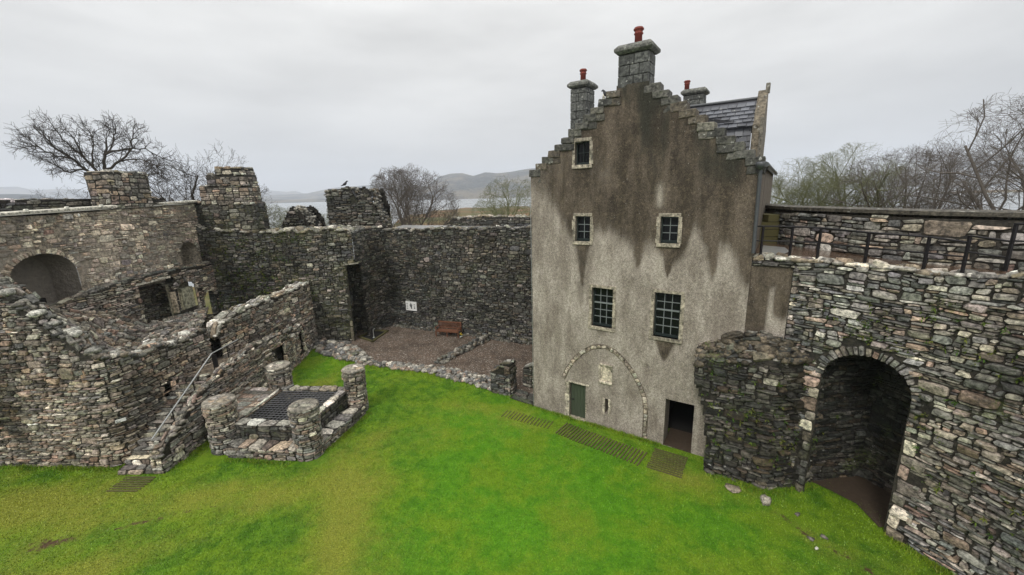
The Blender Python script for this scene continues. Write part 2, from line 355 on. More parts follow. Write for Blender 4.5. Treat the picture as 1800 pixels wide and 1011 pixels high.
def sheet(mb, f, U, V, mask, rng, pal='grey', cw=.17, ch=.105, sgn=1, relief=(.03, .08), back=(.028, .025, .021), K=10, extra=None,
          wav=.05, u0=0., v0=0., backing=True, kinds=KINDS, colfn=None, joint=.009, bs=.09, expo=(2.8, 8)):
    """cover the sheet (u in u0..U, v in v0..V, where mask is true) with packed stones over a dark mortar backing"""
    nu = max(1, int(round((U-u0)/cw))); nv = max(1, int(round((V-v0)/ch)))
    pk = pack(nu, nv, rng, kinds)
    if cw >= 9: pk = pk[:1]; mask0 = mask
    Q = quads_from_pack(pk, (U-u0)/nu, (V-v0)/nv, rng, wav, u0=u0, v0=v0, seed=int(rng.integers(1, 99)))
    if mask is not None:
        c = Q.mean(1, keepdims=True); T = c+(Q-c)*.72
        ok = mask(T[..., 0].ravel(), T[..., 1].ravel()).reshape(-1, 4).all(1)
        Q = Q[ok]
    if cw >= 9: Q = Q[:0]
    cols = np.array(PAL[pal])[rng.integers(0, len(PAL[pal]), len(Q))]
    if len(Q):
        qm = Q.mean(1); zs0 = int(rng.integers(1, 999)); cols = cols*(.62+.80*fbm(qm[:, 0]*.55, qm[:, 1]*.75, zs0, 3))[:, None]
        cols = cols*(1+np.array([.06, .01, -.06])*((fbm(qm[:, 0]*.4, qm[:, 1]*.5, zs0+7, 2)-.5)*2.2)[:, None])
    if colfn is not None: cols = colfn(Q.mean(1), cols)
    stones(mb, f, Q, rng, cols, sgn, relief, K, joint=joint, expo=expo)
    if backing:
        nu = max(1, int((U-u0)/bs)); nv = max(1, int((V-v0)/bs))
        gu = np.linspace(u0, U, nu+1); gv = np.linspace(v0, V, nv+1)
        uu, vv = np.meshgrid(gu, gv); P = f(uu.ravel(), vv.ravel())
        a = (np.arange(nv)[:, None]*(nu+1)+np.arange(nu)[None]).ravel()
        F = np.stack([a, a+1, a+nu+2, a+nu+1], 1)
        if mask is not None:
            cu = ((gu[:-1]+gu[1:])/2)[None].repeat(nv, 0).ravel(); cv = ((gv[:-1]+gv[1:])/2)[:, None].repeat(nu, 1).ravel()
            F = F[mask(cu, cv)]
        if sgn < 0: F = F[:, ::-1]
        if len(F): mb.add(P, F, back, False)

def rock_into(mb, x, y, z, sx, sy, sz, rng, col):
    n, m = 8, 5; V = []
    ph = rng.uniform(0, 6, 3)
    for j in range(m):
        la = -math.pi/2+math.pi*(j+.5)/m
        for i in range(n):
            lo = 2*math.pi*i/n; r = 1+.22*math.sin(3*lo+ph[0])*math.cos(la)+rng.normal(0, .07)
            q = np.array([math.cos(la)*math.cos(lo), math.cos(la)*math.sin(lo), math.sin(la)]); q = np.sign(q)*np.abs(q)**.75
            V.append(q*r)
    V = np.array(V)*np.array([sx, sy, sz]); a = rng.uniform(0, math.pi); c, s = math.cos(a), math.sin(a)
    V = V@np.array([[c, s, 0], [-s, c, 0], [0, 0, 1]])+np.array([x, y, z])
    F = [(j*n+i, j*n+(i+1) % n, (j+1)*n+(i+1) % n, (j+1)*n+i) for j in range(m-1) for i in range(n)]+[tuple(range(n))[::-1], tuple((m-1)*n+i for i in range(n))]
    mb.add(V, F, col, True)

class Path:
    """wall line in plan; P(u, z, off): point at arc length u, height z, moved off along the left normal"""
    def __init__(s, pts):
        p = np.array(pts, float); s.p = p
        s.s = np.concatenate([[0], np.cumsum(np.linalg.norm(np.diff(p, axis=0), axis=1))]); s.L = s.s[-1]
    def xy(s, u):
        u = np.asarray(u, float)
        x = np.interp(u, s.s, s.p[:, 0]); y = np.interp(u, s.s, s.p[:, 1])
        # carry on straight past both ends
        t0 = (s.p[1]-s.p[0])/s.s[1]; t1 = (s.p[-1]-s.p[-2])/(s.s[-1]-s.s[-2])
        lo = np.minimum(u, 0); hi = np.maximum(u-s.L, 0)
        return x+lo*t0[0]+hi*t1[0], y+lo*t0[1]+hi*t1[1]
    def nrm(s, u):
        e = .12; x0, y0 = s.xy(u-e); x1, y1 = s.xy(u+e); dx, dy = x1-x0, y1-y0; l = np.hypot(dx, dy)+1e-9
        return -dy/l, dx/l
    def f(s, off=0., batter=0.):
        def g(u, v):
            x, y = s.xy(u); nx, ny = s.nrm(u); o = off+batter*v
            return np.stack([x+nx*o, y+ny*o, v+0*x], 1)
        return g
    def top(s, zt, side):      # horizontal sheet over the wall: v runs into the wall thickness
        def g(u, v):
            x, y = s.xy(u); nx, ny = s.nrm(u)
            return np.stack([x+nx*v*side, y+ny*v*side, zt(u, v) if callable(zt) else zt+0*x], 1)
        return g

def cap_rocks(mb, pa, zt, w, n, seed, side=1, pal='tan', size=(.07, .17), u0=0., u1=None):
    rng = rg(seed)
    for _ in range(n):
        u = rng.uniform(u0, u1 or pa.L); v = rng.uniform(0, w); x, y = pa.xy(u); nx, ny = pa.nrm(u); s_ = rng.uniform(*size)
        z = float(zt(np.array([u]), np.array([v]))[0]) if callable(zt) else zt
        rock_into(mb, float(x+nx*v*side), float(y+ny*v*side), z+s_*.12, s_*1.35, s_, s_*.5, rng, np.array(PAL[pal][rng.integers(0, len(PAL[pal]))])*rng.uniform(.6, 1.3))
rg = np.random.default_rng
def prof(pts, amp=.0, seed=1, fr=2.):
    a = np.array(pts, float)
    def g(u, *_):
        r = np.interp(u, a[:, 0], a[:, 1])
        return r+amp*(vn(np.asarray(u)*fr, 0*np.asarray(u), seed)-.5)*2 if amp else r
    return g

def rect_hole(u0, u1, z0, z1): return lambda u, v: (u > u0) & (u < u1) & (v > z0) & (v < z1)
def arch_hole(u0, u1, z0, zs, zt):
    c, a = (u0+u1)/2, (u1-u0)/2
    def g(u, v):
        x = np.clip((u-c)/a, -1, 1); return (u > u0) & (u < u1) & (v > z0) & (v < zs+(zt-zs)*np.sqrt(1-x*x))
    return g
def voussoirs(mb, f, u0, u1, zs, zt, rng, pal='tan', t=.28, n=20, sgn=1, relief=(.05, .09), a0=0., a1=1.):
    c, a, b = (u0+u1)/2, (u1-u0)/2, zt-zs; Q = []
    cutp = np.concatenate([[0], np.cumsum(rng.uniform(.5, 1.6, n))]); cutp = cutp/cutp[-1]
    for k in range(n):
        w0, w1 = math.pi*(1-(a0+(a1-a0)*cutp[k])), math.pi*(1-(a0+(a1-a0)*cutp[k+1])); tt = t*rng.uniform(.65, 1.3)
        def pt(w, r): return (c+(a+r)*math.cos(w), zs+(b+r)*math.sin(w))
        Q.append([pt(w0, -.02), pt(w1, -.02), pt(w1, tt), pt(w0, tt)][::1])
    Q = np.array(Q)[:, [3, 2, 1, 0]] if False else np.array(Q)
    # order bl, br, tr, tl
    stones(mb, f, Q, rng, PAL[pal], sgn, relief, joint=.01)
def quoins(mb, f, u, z0, z1, rng, side=1, pal='pale', sgn=1, wmin=.22, wmax=.42, hh=(.2, .36), relief=(.05, .09)):
    Q = []; z = z0; k = 0
    while z < z1-.08:
        h = min(rng.uniform(*hh), z1-z); w = (wmin if k % 2 else wmax)*rng.uniform(.85, 1.15)
        a, b = (u, u+w*side) if side > 0 else (u+w*side, u)
        Q.append([(a, z), (b, z), (b, z+h), (a, z+h)]); z += h; k += 1
    stones(mb, f, np.array(Q), rng, PAL[pal], sgn, relief, joint=.008, expo=(4, 8))
def strip_hole(*hs):
    def g(u, v):
        r = np.zeros(np.shape(u), bool)
        for h in hs: r |= h(u, v)
        return ~r
    return g
def reveal(mb, path, off, outline, depth, rng, pal='dark', sgn=1, side=1, flip=1):
    """stone lining of an opening: outline = [(u,z)..] on the wall, running into the thickness by depth"""
    o = np.array(outline, float); L = np.concatenate([[0], np.cumsum(np.linalg.norm(np.diff(o, axis=0), axis=1))])
    def f(a, b):
        u = np.interp(a, L, o[:, 0]); z = np.interp(a, L, o[:, 1]); x, y = path.xy(u); nx, ny = path.nrm(u)
        return np.stack([x+nx*(off+b*side), y+ny*(off+b*side), z], 1)
    sheet(mb, f, L[-1], depth, None, rng, pal, .16, .16, sgn*flip, (.02, .04), K=8, wav=0)

def G(px, py, z=0.):          # survey point: where a sight line meets height z
    d = bearing(px, py); t_ = (z-CAMZ)/d[2]; return np.array([0, 0, CAMZ])+d*t_
rg = np.random.default_rng

# ================================================================== HOUSE
A0 = np.array([.97, 16.93]); sd = np.array([.8326, -.5539]); nd = np.array([.5539, .8326])   # s along the gable, t into the depth
def H3(s, t, z): return np.array([A0[0]+sd[0]*s+nd[0]*t, A0[1]+sd[1]*s+nd[1]*t, z])
HM = np.array([[sd[0], sd[1], 0], [nd[0], nd[1], 0], [0, 0, 1]])
HO = np.array([A0[0], A0[1], 0])
house = empty('tower_house', tuple(H3(3.9, 0, 0)))
def hp(name, mb, mat, parent=None, bevel=0):
    o = mb.build(name, mat, None, bevel)
    if parent is None:
        o.parent = house; o.matrix_parent_inverse = Matrix.Translation(-Vector(H3(3.9, 0, 0)))
    else:
        o.parent = parent
    return o
tag(house, 'tall harled stone house with crow stepped gable, brown damp stains and green door', 'house')
SL, SR, DEP = -.12, 7.84, 10.9
NST = 12
stepsL = []; stepsR = []      # (s0, s1, ztop)
for k in range(NST):
    a = SL+(3.32-SL)*k/NST; b = SL+(3.32-SL)*(k+1)/NST; stepsL.append((a, b, 10.22+(12.92-10.22)*(k+.55)/NST))
    a = SR-(SR-4.42)*(k+1)/NST; b = SR-(SR-4.42)*k/NST; stepsR.append((a, b, 10.22+(12.92-10.22)*(k+.55)/NST))
WINS = [(1.80, 2.38, 10.45, 11.27, 2, 2), (1.85, 2.45, 7.62, 8.57, 2, 3), (5.02, 5.60, 7.68, 8.58, 2, 3),
        (2.58, 3.42, 4.30, 5.85, 3, 5), (4.96, 5.85, 4.28, 5.92, 3, 5)]
DOOR = (1.64, 2.38, 0., 1.63); BDOOR = (5.56, 6.55, 0., 1.92); SLIT = (3.22, 3.36, .62, 1.28)
holes = [w[:4] for w in WINS]+[DOOR, BDOOR, SLIT]
def ztop(s):
    for a, b, z in stepsL+stepsR:
        if a <= s < b: return z
    return 12.95
# damp stain map on the gable, in metres (s, z)
bd = np.array([(-.5, 9.6), (.2, 9.2), (.9, 8.6), (1.5, 7.7), (1.75, 7.3), (2.1, 6.9), (2.3, 7.5), (2.7, 7.9), (3.2, 8.0), (3.6, 7.7), (4.0, 7.3), (4.2, 6.9), (4.35, 6.55), (4.5, 7.1),
               (4.85, 7.4), (5.0, 7.2), (5.2, 7.1), (5.42, 6.6), (5.6, 7.1), (5.85, 7.5), (6.1, 8.2), (6.3, 8.0), (6.5, 7.5), (6.65, 6.9), (6.8, 6.55), (6.95, 7.2), (7.1, 7.6), (7.3, 7.2), (7.5, 6.9), (7.7, 6.5), (7.9, 6.4)])
def stain(s, z):
    b = np.interp(s+.15*(fbm(s*3, z*1.5, 61)-.5), bd[:, 0], bd[:, 1])+.8*(fbm(s*5, z*.6, 3)-.5)
    r = 1/(1+np.exp(-(z-b)/.27)); r = np.clip(r, 0, 1)*(.72+.28*np.clip((z-b)/1.5, 0, 1))
    left = 1/(1+np.exp(-(1.6-s)/.5)); r = r*(1-.45*left)                       # the left edge stays lighter
    r = r*(1-.35*np.exp(-((s-2.9)/.9)**2-((z-10.0)/1.2)**2))                   # lighter olive field above the windows
    r = r*(1-.55*np.exp(-((s-4.95)/.16)**2-((z-9.2)/.45)**2))*(1-.5*np.exp(-((s-6.9)/.10)**2-((z-7.6)/.5)**2))
    for (c, w, zt, zb, k) in ((2.15, .35, 7.55, 5.6, .75), (2.1, .28, 6.0, 4.7, .42), (5.4, .42, 4.2, 3.2, .8), (3.0, .35, 4.2, 3.75, .45), (5.35, .3, 7.7, 6.3, .85), (4.3, .25, 7.6, 6.5, .9)):
        ww = w*np.clip((z-zb)/(zt-zb), .05, 1)
        r = np.maximum(r, k*np.exp(-((s-c)/ww)**4)*(z < zt)*np.clip((z-zb)/.35, 0, 1))
    r = np.maximum(r, .5*np.clip((.35-z)/.35, 0, 1)*fbm(s*2, z, 9))
    dk = .85*np.exp(-((s-4.55-.1*(11-z))/(.75+.1*fbm(z, s, 4)))**2)*np.clip((z-8.9)/2.2, 0, 1)+.9*np.exp(-((s-6.8)/1.1)**2)*np.clip((z-8.8)/1.4, 0, 1)*(z < 12)+.5*np.clip((z-12.1)/.6, 0, 1)+.35*np.exp(-((s-3.4)/1.3)**2-((z-9.3)/.35)**2)
    edge = 10.22+2.7*np.minimum((s-SL)/3.44, (SR-s)/3.42)-z                     # distance under the steps
    dk = np.maximum(dk, .9*np.clip(1-edge/.55, 0, 1)); dk = dk*(.15+1.35*fbm(s*4.2, z*.8, 21))
    gr = np.exp(-((s-4.95)/.12)**2)*np.clip((z-8.8)/.2, 0, 1)*np.clip((9.8-z)/.3, 0, 1)+.8*np.exp(-((s-5.1)/.1)**2)*(z < 7.2)*(z > 6)+.9*np.exp(-((s-6.68)/.07)**2)*(z < 1.8)
    r = r*(.62+.75*fbm(s*1.1, z*.45, 33))
    return np.stack([r.clip(0, 1), np.clip(gr, 0, 1), dk.clip(0, 1)], 1)
def cuts(lo, hi, marks, step):
    c = sorted({round(x, 4) for x in marks if lo <= x <= hi} | {lo, hi}); out = []
    for a, b in zip(c[:-1], c[1:]):
        n = max(1, int(math.ceil((b-a)/step))); out += [a+(b-a)*i/n for i in range(n)]
    return np.array(out+[c[-1]])
us = cuts(SL, SR, [h[0] for h in holes]+[h[1] for h in holes]+[x[0] for x in stepsL+stepsR]+[3.32, 4.42], .075)
zs = cuts(-.3, 13.0, [h[2] for h in holes]+[h[3] for h in holes]+[x[2] for x in stepsL]+[12.95], .075)
uu, vv = np.meshgrid(us, zs); ru, rv = uu.ravel(), vv.ravel()
lump = (fbm(ru*1.7, rv*1.7, 4)-.5)*.05*np.clip(rv+.3, 0, 1)
P = np.stack([HO[0]+sd[0]*ru-nd[0]*lump, HO[1]+sd[1]*ru-nd[1]*lump, rv], 1)
cu = (us[:-1]+us[1:])/2; cv = (zs[:-1]+zs[1:])/2; zt_ = np.array([ztop(x) for x in cu])
CU, CV = np.meshgrid(cu, cv); keep = CV < zt_[None]
for h in holes: keep &= ~((CU > h[0]) & (CU < h[1]) & (CV > h[2]) & (CV < h[3]))
nu = len(us); a = (np.arange(len(cv))[:, None]*nu+np.arange(len(cu))[None])[keep]
mb = MB(); mb.add(P, np.stack([a, a+1, a+nu+1, a+nu], 1), stain(ru, rv), True)
WT = .55
def hb(mb, *a, **k): mb.frame_box(HO, HM, *a, **k)
# reveals of the openings
cl = (.25, 0, 0)
for h in holes:
    s0, s1, z0, z1 = h; d = WT if h not in (BDOOR,) else .75
    for q in ([(s0, 0, z0), (s0, d, z0), (s0, d, z1), (s0, 0, z1)], [(s1, 0, z0), (s1, 0, z1), (s1, d, z1), (s1, d, z0)],
              [(s0, 0, z1), (s0, d, z1), (s1, d, z1), (s1, 0, z1)], [(s0, 0, z0), (s1, 0, z0), (s1, d, z0), (s0, d, z0)]):
        mb.add([H3(x, y, z) for x, y, z in q], [(0, 1, 2, 3)], cl)
hp('front_wall', mb, M['harl'])
mb = MB()    # the other three walls, lime harled too
for q in ([(SL, .003, -.3), (SL, DEP, -.3), (SL, DEP, 10.1), (SL, .003, 10.1)], [(SR, .003, -.3), (SR, .003, 10.1), (SR, DEP, 10.1), (SR, DEP, -.3)],
          [(SL, DEP, -.3), (SR, DEP, -.3), (SR, DEP, 10.1), (3.87, DEP, 12.9), (SL, DEP, 10.1)]):
    mb.add([H3(*p) for p in q], [tuple(range(len(q)))], (.55, .1, .2))
hp('side_wall', mb, M['harl'])
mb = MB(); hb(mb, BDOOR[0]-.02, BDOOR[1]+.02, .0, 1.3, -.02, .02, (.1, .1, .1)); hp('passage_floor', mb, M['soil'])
mb = MB(); hb(mb, BDOOR[0]-.3, BDOOR[1]+.25, 1.302, 4, -.02, .018)  # inner floor, walls and ceiling coloured black to paint the unlit depth
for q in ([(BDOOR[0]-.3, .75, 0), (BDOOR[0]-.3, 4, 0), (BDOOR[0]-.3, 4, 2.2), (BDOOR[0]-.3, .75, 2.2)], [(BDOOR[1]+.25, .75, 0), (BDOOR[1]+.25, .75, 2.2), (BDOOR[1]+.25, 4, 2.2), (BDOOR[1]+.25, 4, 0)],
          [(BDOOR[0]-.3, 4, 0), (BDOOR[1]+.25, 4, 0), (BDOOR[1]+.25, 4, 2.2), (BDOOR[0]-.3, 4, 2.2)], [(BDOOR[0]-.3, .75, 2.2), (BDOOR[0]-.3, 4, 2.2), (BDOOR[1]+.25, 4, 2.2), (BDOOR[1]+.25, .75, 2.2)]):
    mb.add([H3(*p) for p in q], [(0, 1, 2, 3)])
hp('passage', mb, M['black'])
# crow steps
rr_ = rg(5); 
for k, (a, b, z) in enumerate(stepsL+stepsR):
    mb = MB(); e = rr_.uniform(-.02, .03)
    c = np.array(PAL['dark'][rr_.integers(0, 5)])*rr_.uniform(.8, 1.3)
    lf = k < NST
    o0, o1 = (a-.07, b+.16) if lf else (a-.16, b+.07)
    mb.frame_box(HO, HM, o0, o1, -.05+e, .50, z-.235, z+.012+e, c, jit=.018, rng=rr_)
    if k % 3 != 1: mb.frame_box(HO, HM, o0+.05, o1+.02, -.02+e, .46, z-.48, z-.238, c*.8, jit=.016, rng=rr_)
    hp('crow_step', mb, M['block'], bevel=.025)
# roof (slated, behind the gable)
def slates(mb, o, ex, ey, W, Hh, rng, cw=.28, ch=.2):
    n = np.cross(ex, ey); n /= np.linalg.norm(n)
    for j in range(int(Hh/ch)):
        i = -.5*(j % 2)
        while i*cw < W:
            a = max(0, i*cw+.009); b = min(W, (i+1)*cw-.009); i += 1
            if b-a < .03: continue
            y0 = j*ch-.03; y1 = (j+1)*ch+.05; th = .012+rng.uniform(0, .008)
            q = [(a, y0, th+.014), (b, y0, th+.014), (b, y1, .004), (a, y1, .004), (a, y0, .0), (b, y0, .0)]
            V = [np.array(o)+ex*x+ey*y+n*(z*1.6+(.012 if z > .01 else 0)*(i % 2)) for x, y, z in q]
            mb.add(V, [(0, 1, 2, 3), (4, 5, 1, 0)], np.array((.10, .105, .12))*rng.uniform(.5, 1.7))
E3 = lambda s, t, z: s*np.array([sd[0], sd[1], 0])+t*np.array([nd[0], nd[1], 0])+z*np.array([0, 0, 1.])
mb = MB(); mb.add([H3(SL-.1, .5, 10.0), H3(SL-.1, DEP-.4, 10.0), H3(3.87, DEP-.4, 12.65), H3(3.87, .5, 12.65), H3(SR+.1, .5, 10.0), H3(SR+.1, DEP-.4, 10.0)],
                  [(0, 1, 2, 3), (3, 2, 5, 4)], (.08, .08, .09))
ey = E3(3.97, 0, 2.65); Lr = np.linalg.norm(ey); ey /= Lr
slates(mb, H3(SL-.1, DEP-.4, 10.02), -E3(0, 1, 0), ey, DEP-.9, Lr, rg(3))
ey2 = E3(-4.07, 0, 2.65); L2 = np.linalg.norm(ey2); ey2 /= L2
slates(mb, H3(SR+.1, .5, 10.02), E3(0, 1, 0), ey2, DEP-.9, L2, rg(4))
roof = hp('roof', mb, M['slate'])
# dormer on the right hand roof, its stone gablet on the wall head
dt0, dt1 = .95, 2.55; dz0, dz1 = 11.42, 12.26; dS = SR-.19; dback = 4.4; tm = (dt0+dt1)/2
mb = MB()
mb.add([H3(dS-.25, dt0, 10.1), H3(dS-3.1, dt0, 12.1), H3(dS-2.6, dt0, dz0), H3(dS-.25, dt0, dz0)], [(0, 3, 2, 1)], (.07, .07, .08))
slates(mb, H3(4.9, dt0, 10.6), E3(1, 0, 0), E3(0, 0, 1), dS-.25-4.9, dz0-10.6, rg(8), .24, .17)
dorm = hp('dormer', mb, M['slate'])
mb = MB()
for sg in (-1, 1):
    tt = dt0-.12 if sg < 0 else dt1+.12
    ey = (H3(0, tm, dz1)-H3(0, tt, dz0-.08)); Ld = np.linalg.norm(ey); ey /= Ld
    ex = E3(1, 0, 0) if sg < 0 else -E3(1, 0, 0); o = H3(dback, tt, dz0-.08) if sg < 0 else H3(dS-.2, tt, dz0-.08)
    W = dS-.2-dback
    mb.add([o-.01*E3(0, 0, 1), o+ex*W-.01*E3(0, 0, 1), o+ex*W+ey*Ld-.01*E3(0, 0, 1), o+ey*Ld-.01*E3(0, 0, 1)], [(0, 1, 2, 3)], (.07, .07, .08))
    slates(mb, o, ex, ey, W, Ld, rg(9+sg), .26, .19)
hp('dormer_roof', mb, M['slate'])
mb = MB(); mb.tube([H3(dback, tm, dz1+.03), H3(dS-.2, tm, dz1+.03)], .05, 8, (.3, .3, .32)); hb(mb, dS-.31, dS-.25, dt0-.03, dt0+.02, 10.4, dz0, (.3, .3, .3)); hp('ridge_flashing', mb, M['lead'])
mb = MB()
pts = [(dt0-.2, 10.0), (dt0-.2, 11.38), (dt0-.08, 11.42), (tm, 12.52), (dt1+.08, 11.42), (dt1+.2, 11.38), (dt1+.2, 10.0)]
n_ = len(pts); V = [H3(dS+.06, a, z) for a, z in pts]+[H3(dS-.22, a, z) for a, z in pts]
mb.add(V, [tuple(range(n_))[::-1], tuple(range(n_, 2*n_))]+[(i, (i+1) % n_, n_+(i+1) % n_, n_+i) for i in range(n_)], (.15, .13, .10))
hb(mb, dS-.02, dS+.09, dt0-.26, dt0-.05, 10.05, 11.55, (.15, .14, .12)); hb(mb, dS-.02, dS+.1, tm-.09, tm+.09, 12.4, 12.7, (.15, .14, .12))
hp('dormer_gablet', mb, M['block'], bevel=.02)
# chimneys
def chimney(s0, s1, t0, t1, z0, z1, pots, seed):
    rng = rg(seed); mb = MB(); z = z0
    hb(mb, s0+.03, s1-.03, t0+.03, t1-.03, z0, z1-.1, (.03, .03, .03))
    while z < z1-.1:
        h = min(rng.uniform(.30, .42), z1-.05-z)
        if h < .08: break
        for (lo, hi, ax) in ((s0, s1, 0), (t0, t1, 1)):
            cs = [lo]; 
            while hi-cs[-1] > .5: cs.append(cs[-1]+rng.uniform(.28, .55))
            cs.append(hi)
            for a, b in zip(cs[:-1], cs[1:]):
                if b-a < .05: continue
                e = rng.uniform(0, .015); c = np.array((.085, .09, .088))*rng.uniform(.75, 1.3)
                if ax == 0:
                    hb(mb, a+.011, b-.011, t0-e, t0+.15, z+.011, z+h-.011, c); hb(mb, a+.011, b-.011, t1-.15, t1+e, z+.011, z+h-.011, c)
                else:
                    a2, b2 = max(a, t0+.16), min(b, t1-.16)
                    if b2-a2 < .05: continue
                    hb(mb, s0-e, s0+.15, a2+.004, b2-.004, z+.011, z+h-.011, c); hb(mb, s1-.15, s1+e, a2+.004, b2-.004, z+.011, z+h-.011, c)
        z += h
    ch = hp('chimney', mb, M['block'], bevel=.012)
    mb = MB()
    q = [(.02, -.02), (.12, .06), (.12, .15), (.0, .27)]
    V = [H3(*p) for e, dz in q for p in ((s0-e, t0-e, z1+dz), (s1+e, t0-e, z1+dz), (s1+e, t1+e, z1+dz), (s0-e, t1+e, z1+dz))]
    F = [(i*4+j, i*4+(j+1) % 4, i*4+4+(j+1) % 4, i*4+4+j) for i in range(3) for j in range(4)]+[(3, 2, 1, 0), (12, 13, 14, 15)]
    mb.add(V, F, (.13, .135, .125)); hp('chimney_cap', mb, M['block'], ch, .015)
    for s, t_, hh in pots:
        mb = MB(); mb.lathe(H3(s, t_, z1+.25), [(.125, 0), (.12, hh*.6), (.15, hh*.64), (.15, hh*.69), (.125, hh*.72), (.13, hh*.82), (.165, hh*.86), (.17, hh*.93), (.14, hh*.97), (.14, hh), (.10, hh), (.10, hh-.12)], 20)
        hp('chimney_pot', mb, M['pot'], ch)
    ch.parent = house; ch.matrix_parent_inverse = Matrix.Translation(-Vector(H3(3.9, 0, 0)))
    return ch
chimney(3.34, 4.38, .02, .78, 12.85, 13.92, [(3.88, .4, .55)], 1)
# children of the chimney keep world coordinates because the chimney mesh itself sits at the world origin
chimney(-.12, .68, 3.6, 4.5, 10.2, 14.02, [(.32, 4.0, .55)], 2)
chimney(3.35, 4.4, 10.2, 10.95, 12.3, 14.35, [(3.45, 10.5, .5)], 3)
mb = MB(); mb.lathe(H3(1.08, 4.6, 12.95), [(.10, 0), (.12, .05), (.09, .12), (.16, .2), (.17, .26), (.08, .62), (.015, .95)], 12, (.35, .34, .3)); hp('finial', mb, M['dressed'])
# windows
rw = rg(12)
for wi, (s0, s1, z0, z1, nx, nz) in enumerate(WINS):
    mb = MB(); pc = np.array((.235, .213, .175)); j = .10 if wi > 2 else .075
    hb(mb, s0-j, s1+j, -.025, .12, z1, z1+.12, pc*rw.uniform(.8, 1.1)); hb(mb, s0-j-.03, s1+j+.03, -.05, .3, z0-.13, z0, pc*(1.15 if wi < 4 else .8))
    for sg in (0, 1):
        z = z0
        while z < z1-.03:
            h = min(rw.uniform(.22, .45), z1-z); h = z1-z if z1-z-h < .1 else h; w = rw.uniform(.10, .15)
            if sg: hb(mb, s1, s1+w, -.02, .12, z+.003, z+h-.003, pc*rw.uniform(.75, 1.2))
            else: hb(mb, s0-w, s0, -.02, .12, z+.003, z+h-.003, pc*rw.uniform(.75, 1.2))
            z += h
    fr = hp('window', mb, M['dressed'], bevel=.008)
    mb = MB(); t0 = .14
    for q in ((s0, s0+.05, z0, z1), (s1-.05, s1, z0, z1), (s0+.05, s1-.05, z0, z0+.09), (s0+.05, s1-.05, z1-.05, z1)): hb(mb, q[0], q[1], t0, t0+.07, q[2], q[3])
    hp('window_frame', mb, M['window_paint'], fr)
    mb = MB()
    a0, a1, b0, b1 = s0+.05, s1-.05, z0+.09, z1-.05
    for i in range(1, nx): x = a0+(a1-a0)*i/nx; hb(mb, x-.011, x+.011, t0+.015, t0+.05, b0, b1)
    for i in range(1, nz):
        z = b0+(b1-b0)*i/nz; w = .026 if (nz == 5 and i == 3) else .011; hb(mb, a0, a1, t0+.013-(.015 if w > .02 else 0), t0+.048, z-w, z+w)
    hp('glazing_bars', mb, M['bar'] if wi > 0 else M['window_paint'], fr)
    mb = MB(); hb(mb, a0, a1, t0+.055, t0+.06, b0, b1); hp('pane', mb, M['glass'], fr)
    fr.parent = house; fr.matrix_parent_inverse = Matrix.Translation(-Vector(H3(3.9, 0, 0)))
# green door with its stone jamb
mb = MB(); s0, s1, z0, z1 = DOOR
for i in range(5):
    a = s0+.02+(s1-s0-.04)*i/5; b = s0+.02+(s1-s0-.04)*(i+1)/5; hb(mb, a+.004, b-.004, .14, .18, .04, z1-.02)
hb(mb, s0+.02, s1-.02, .17, .2, .04, z1-.02)
d = hp('door', mb, M['door_green'])
mb = MB(); hb(mb, s0+.07, s0+.17, .11, .135, .80, .83); mb.lathe(H3(s0+.09, .125, .78), [(.02, 0), (.025, .02), (.02, .05)], 8); hp('door_handle', mb, M['iron'], d)
d.parent = house; d.matrix_parent_inverse = Matrix.Translation(-Vector(H3(3.9, 0, 0)))
mb = MB(); z = 0.0; k = 0
while z < 1.66:
    h = min(rw.uniform(.3, .42), 1.66-z); w = (.2, .14)[k % 2]; k += 1
    hb(mb, s0-w, s0, -.03, .14, z+.004, z+h-.004, np.array((.38, .35, .29))*rw.uniform(.7, 1.15)); z += h
hb(mb, s0-.06, s1+.14, -.035, .14, z1, z1+.07, (.36, .33, .28)); hb(mb, s1, s1+.04, -.004, .14, 0, z1, (.3, .27, .22)); hb(mb, s0, s1, -.05, .3, -.05, .03, (.3, .27, .22))
hp('door_surround', mb, M['dressed'], bevel=.01)
# blocked arch ring flush in the render
mb = MB(); AP = np.array([(1.42, 1.72), (1.62, 2.18), (1.9, 2.62), (2.25, 3.02), (2.7, 3.33), (3.15, 3.44), (3.55, 3.30), (3.95, 2.98), (4.25, 2.6), (4.5, 2.2), (4.68, 1.8), (4.76, 1.4), (4.78, .95), (4.78, .5), (4.78, 0.)])
La = np.concatenate([[0], np.cumsum(np.linalg.norm(np.diff(AP, axis=0), axis=1))])
def farch(u, v):
    x = np.interp(u, La, AP[:, 0]); z = np.interp(u, La, AP[:, 1]); x2 = np.interp(u+.06, La, AP[:, 0]); z2 = np.interp(u+.06, La, AP[:, 1]); x1 = np.interp(u-.06, La, AP[:, 0]); z1 = np.interp(u-.06, La, AP[:, 1])
    l = np.hypot(x2-x1, z2-z1)+1e-9; nx, nz = -(z2-z1)/l, (x2-x1)/l
    s_, zz = x+nx*v, z+nz*v
    return np.stack([HO[0]+sd[0]*s_-nd[0]*.004, HO[1]+sd[1]*s_-nd[1]*.004, zz], 1)
Q = []; u = 0; rng = rg(77)
while u < La[-1]-.1:
    L_ = rng.uniform(.12, .3); w = rng.uniform(.13, .19); u2 = min(u+L_, La[-1]); Q.append([(u, 0), (u2, 0), (u2, w), (u, w)]); u = u2
stones(mb, farch, np.array(Q), rng, [(.36, .33, .28), (.29, .26, .22), (.42, .40, .35), (.26, .23, .19)], 1, (.03, .05), expo=(4, 8), joint=.012, rough=.004)
